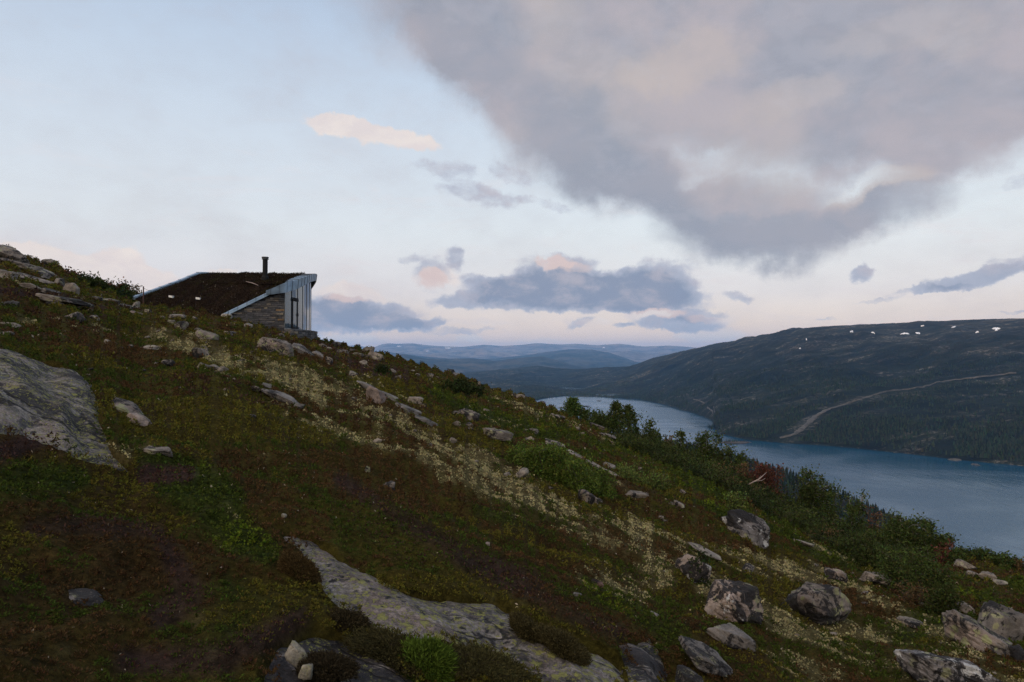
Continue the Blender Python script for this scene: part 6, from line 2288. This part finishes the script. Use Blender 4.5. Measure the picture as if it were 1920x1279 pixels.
# ---- the great mauve-grey cloud sheet overhead at the right
v = warp(7, .13, 7)
BIG = [(800, 30, 200, 120, 10, .5), (960, 200, 190, 110, 35, .45), (1500, -60, 560, 300, 0, 1.0), (1150, 60, 420, 200, 10, .9), (1080, 200, 220, 200, 20, .85), (1150, 330, 150, 90, 20, .8), (1500, 230, 420, 160, 0, .9), (1780, 180, 360, 170, -10, .9), (1420, 400, 250, 70, 8, .85), (1450, 470, 150, 44, 6, .8),
       (1640, 410, 170, 60, -14, .8), (1250, 350, 160, 80, 10, .5), (1900, -100, 500, 350, 0, .8), (860, 40, 190, 110, 25, .55), (900, 150, 150, 80, 40, .35), (1300, 440, 130, 50, 8, .55), (1750, 330, 150, 50, -14, .5)]
HOLES = [(1330, 290, 80, 34, 10, 1), (1290, 330, 70, 22, -10, 1), (1370, 270, 60, 20, 0, .6), (1720, 370, 60, 18, -20, .5)]
db = w.math('ADD', field(v, BIG, 1.45), w.math('MULTIPLY', w.math('SUBTRACT', n_lo, .5), .9))
db = w.math('SUBTRACT', db, w.math('MULTIPLY', field(v, HOLES), .20))
db = w.math('ADD', db, w.math('MULTIPLY', w.math('SUBTRACT', n_mid, .5), .40))
big = w.range(db, -.20, .94)
bc = w.mix(w.range(n_lo, .34, .66), srgb(158, 160, 172), srgb(184, 176, 182))
bc = w.mix(w.math('MULTIPLY', w.range(n_soft, .46, .66), .6), bc, srgb(196, 186, 184))
EDGE = [(1180, 350, 190, 110, 20, 1), (1060, 250, 130, 160, 30, .8), (1440, 460, 190, 70, 6, 1), (1300, 440, 200, 60, 6, .7), (880, 60, 170, 150, 30, .8), (1640, 420, 170, 50, -14, .6)]
bc = w.mix(w.math('MULTIPLY', w.range(field(v, EDGE), .1, 1.1), .55), bc, srgb(142, 152, 169))
WARM = [(1290, 110, 150, 70, 0, .8), (1640, 360, 150, 34, -16, 1), (1480, 200, 180, 60, 0, .6), (1120, 120, 120, 80, 0, .5), (1700, 60, 250, 80, 0, .5)]
bc = w.mix(w.math('MULTIPLY', w.range(w.math('ADD', field(v, WARM), w.math('MULTIPLY', w.math('SUBTRACT', n_mid, .5), .5)), .1, 1.0), .62), bc, srgb(202, 188, 182))
bc = w.mix(w.math('MULTIPLY', w.range(w.math('SUBTRACT', n_mid, n_lo), -.02, .20), .16), bc, srgb(204, 200, 208))
sky3 = w.mix(w.math('MULTIPLY', big, .95), sky2, bc)

bgn = w.new('ShaderNodeBackground')
w.put(bgn.inputs['Color'], sky3); bgn.inputs['Strength'].default_value = 1.0
w.t.links.new(bgn.outputs[0], out.inputs['Surface'])
try:
    world.cycles.sampling_method = 'MANUAL'
    world.cycles.sample_map_resolution = 1024
except Exception:
    pass

sl = bpy.data.lights.new('sun', 'SUN')
sl.energy = 5.0
sl.angle = math.radians(.5)
sl.color = (1.0, .62, .42)
so_ = bpy.data.objects.new('sun', sl)
COL.objects.link(so_)
so_.location = (-200, -200, 300)
sdir = Vector((math.sin(SUN_AZ) * math.cos(SUN_EL), math.cos(SUN_AZ) * math.cos(SUN_EL), math.sin(SUN_EL)))
so_.rotation_euler = sdir.to_track_quat('Z', 'Y').to_euler()

# blue evening air
hz_ = MB()
x0, x1, y0, y1, z0_, z1_ = -34000, 34000, -5000, 33000, LAKE_Z - 11, 480
hz_.box(((x0 + x1) / 2, (y0 + y1) / 2, (z0_ + z1_) / 2), ((x1 - x0) / 2, 0, 0), (0, (y1 - y0) / 2, 0), (0, 0, (z1_ - z0_) / 2))
hm = bpy.data.materials.new('evening_air')
hm.use_nodes = True
ht = NT(hm.node_tree)
ho = ht.new('ShaderNodeOutputMaterial'); hv = ht.new('ShaderNodeVolumePrincipled')
ht.put(hv.inputs['Color'], (.20, .50, 1.0)); ht.put(hv.inputs['Density'], 3.9e-5); ht.put(hv.inputs['Anisotropy'], .0)
ht.t.links.new(hv.outputs[0], ho.inputs['Volume'])
link('haze', hz_.mesh('haze', hm), kind='stuff')

# ------------------------------------------------------------------ view and sampling
scene.view_settings.view_transform = 'Standard'
scene.view_settings.look = 'None'
scene.view_settings.exposure = 0.0
scene.view_settings.gamma = 1.0
c = scene.cycles
c.use_denoising = True
try:
    c.denoiser = 'OPENIMAGEDENOISE'
    c.denoising_input_passes = 'RGB_ALBEDO_NORMAL'
    c.denoising_prefilter = 'NONE'
except Exception:
    pass
c.max_bounces = 5
c.diffuse_bounces = 2
c.glossy_bounces = 2
c.transmission_bounces = 3
c.volume_bounces = 0
c.use_adaptive_sampling = True
c.adaptive_threshold = .015
c.sample_clamp_indirect = 3.0
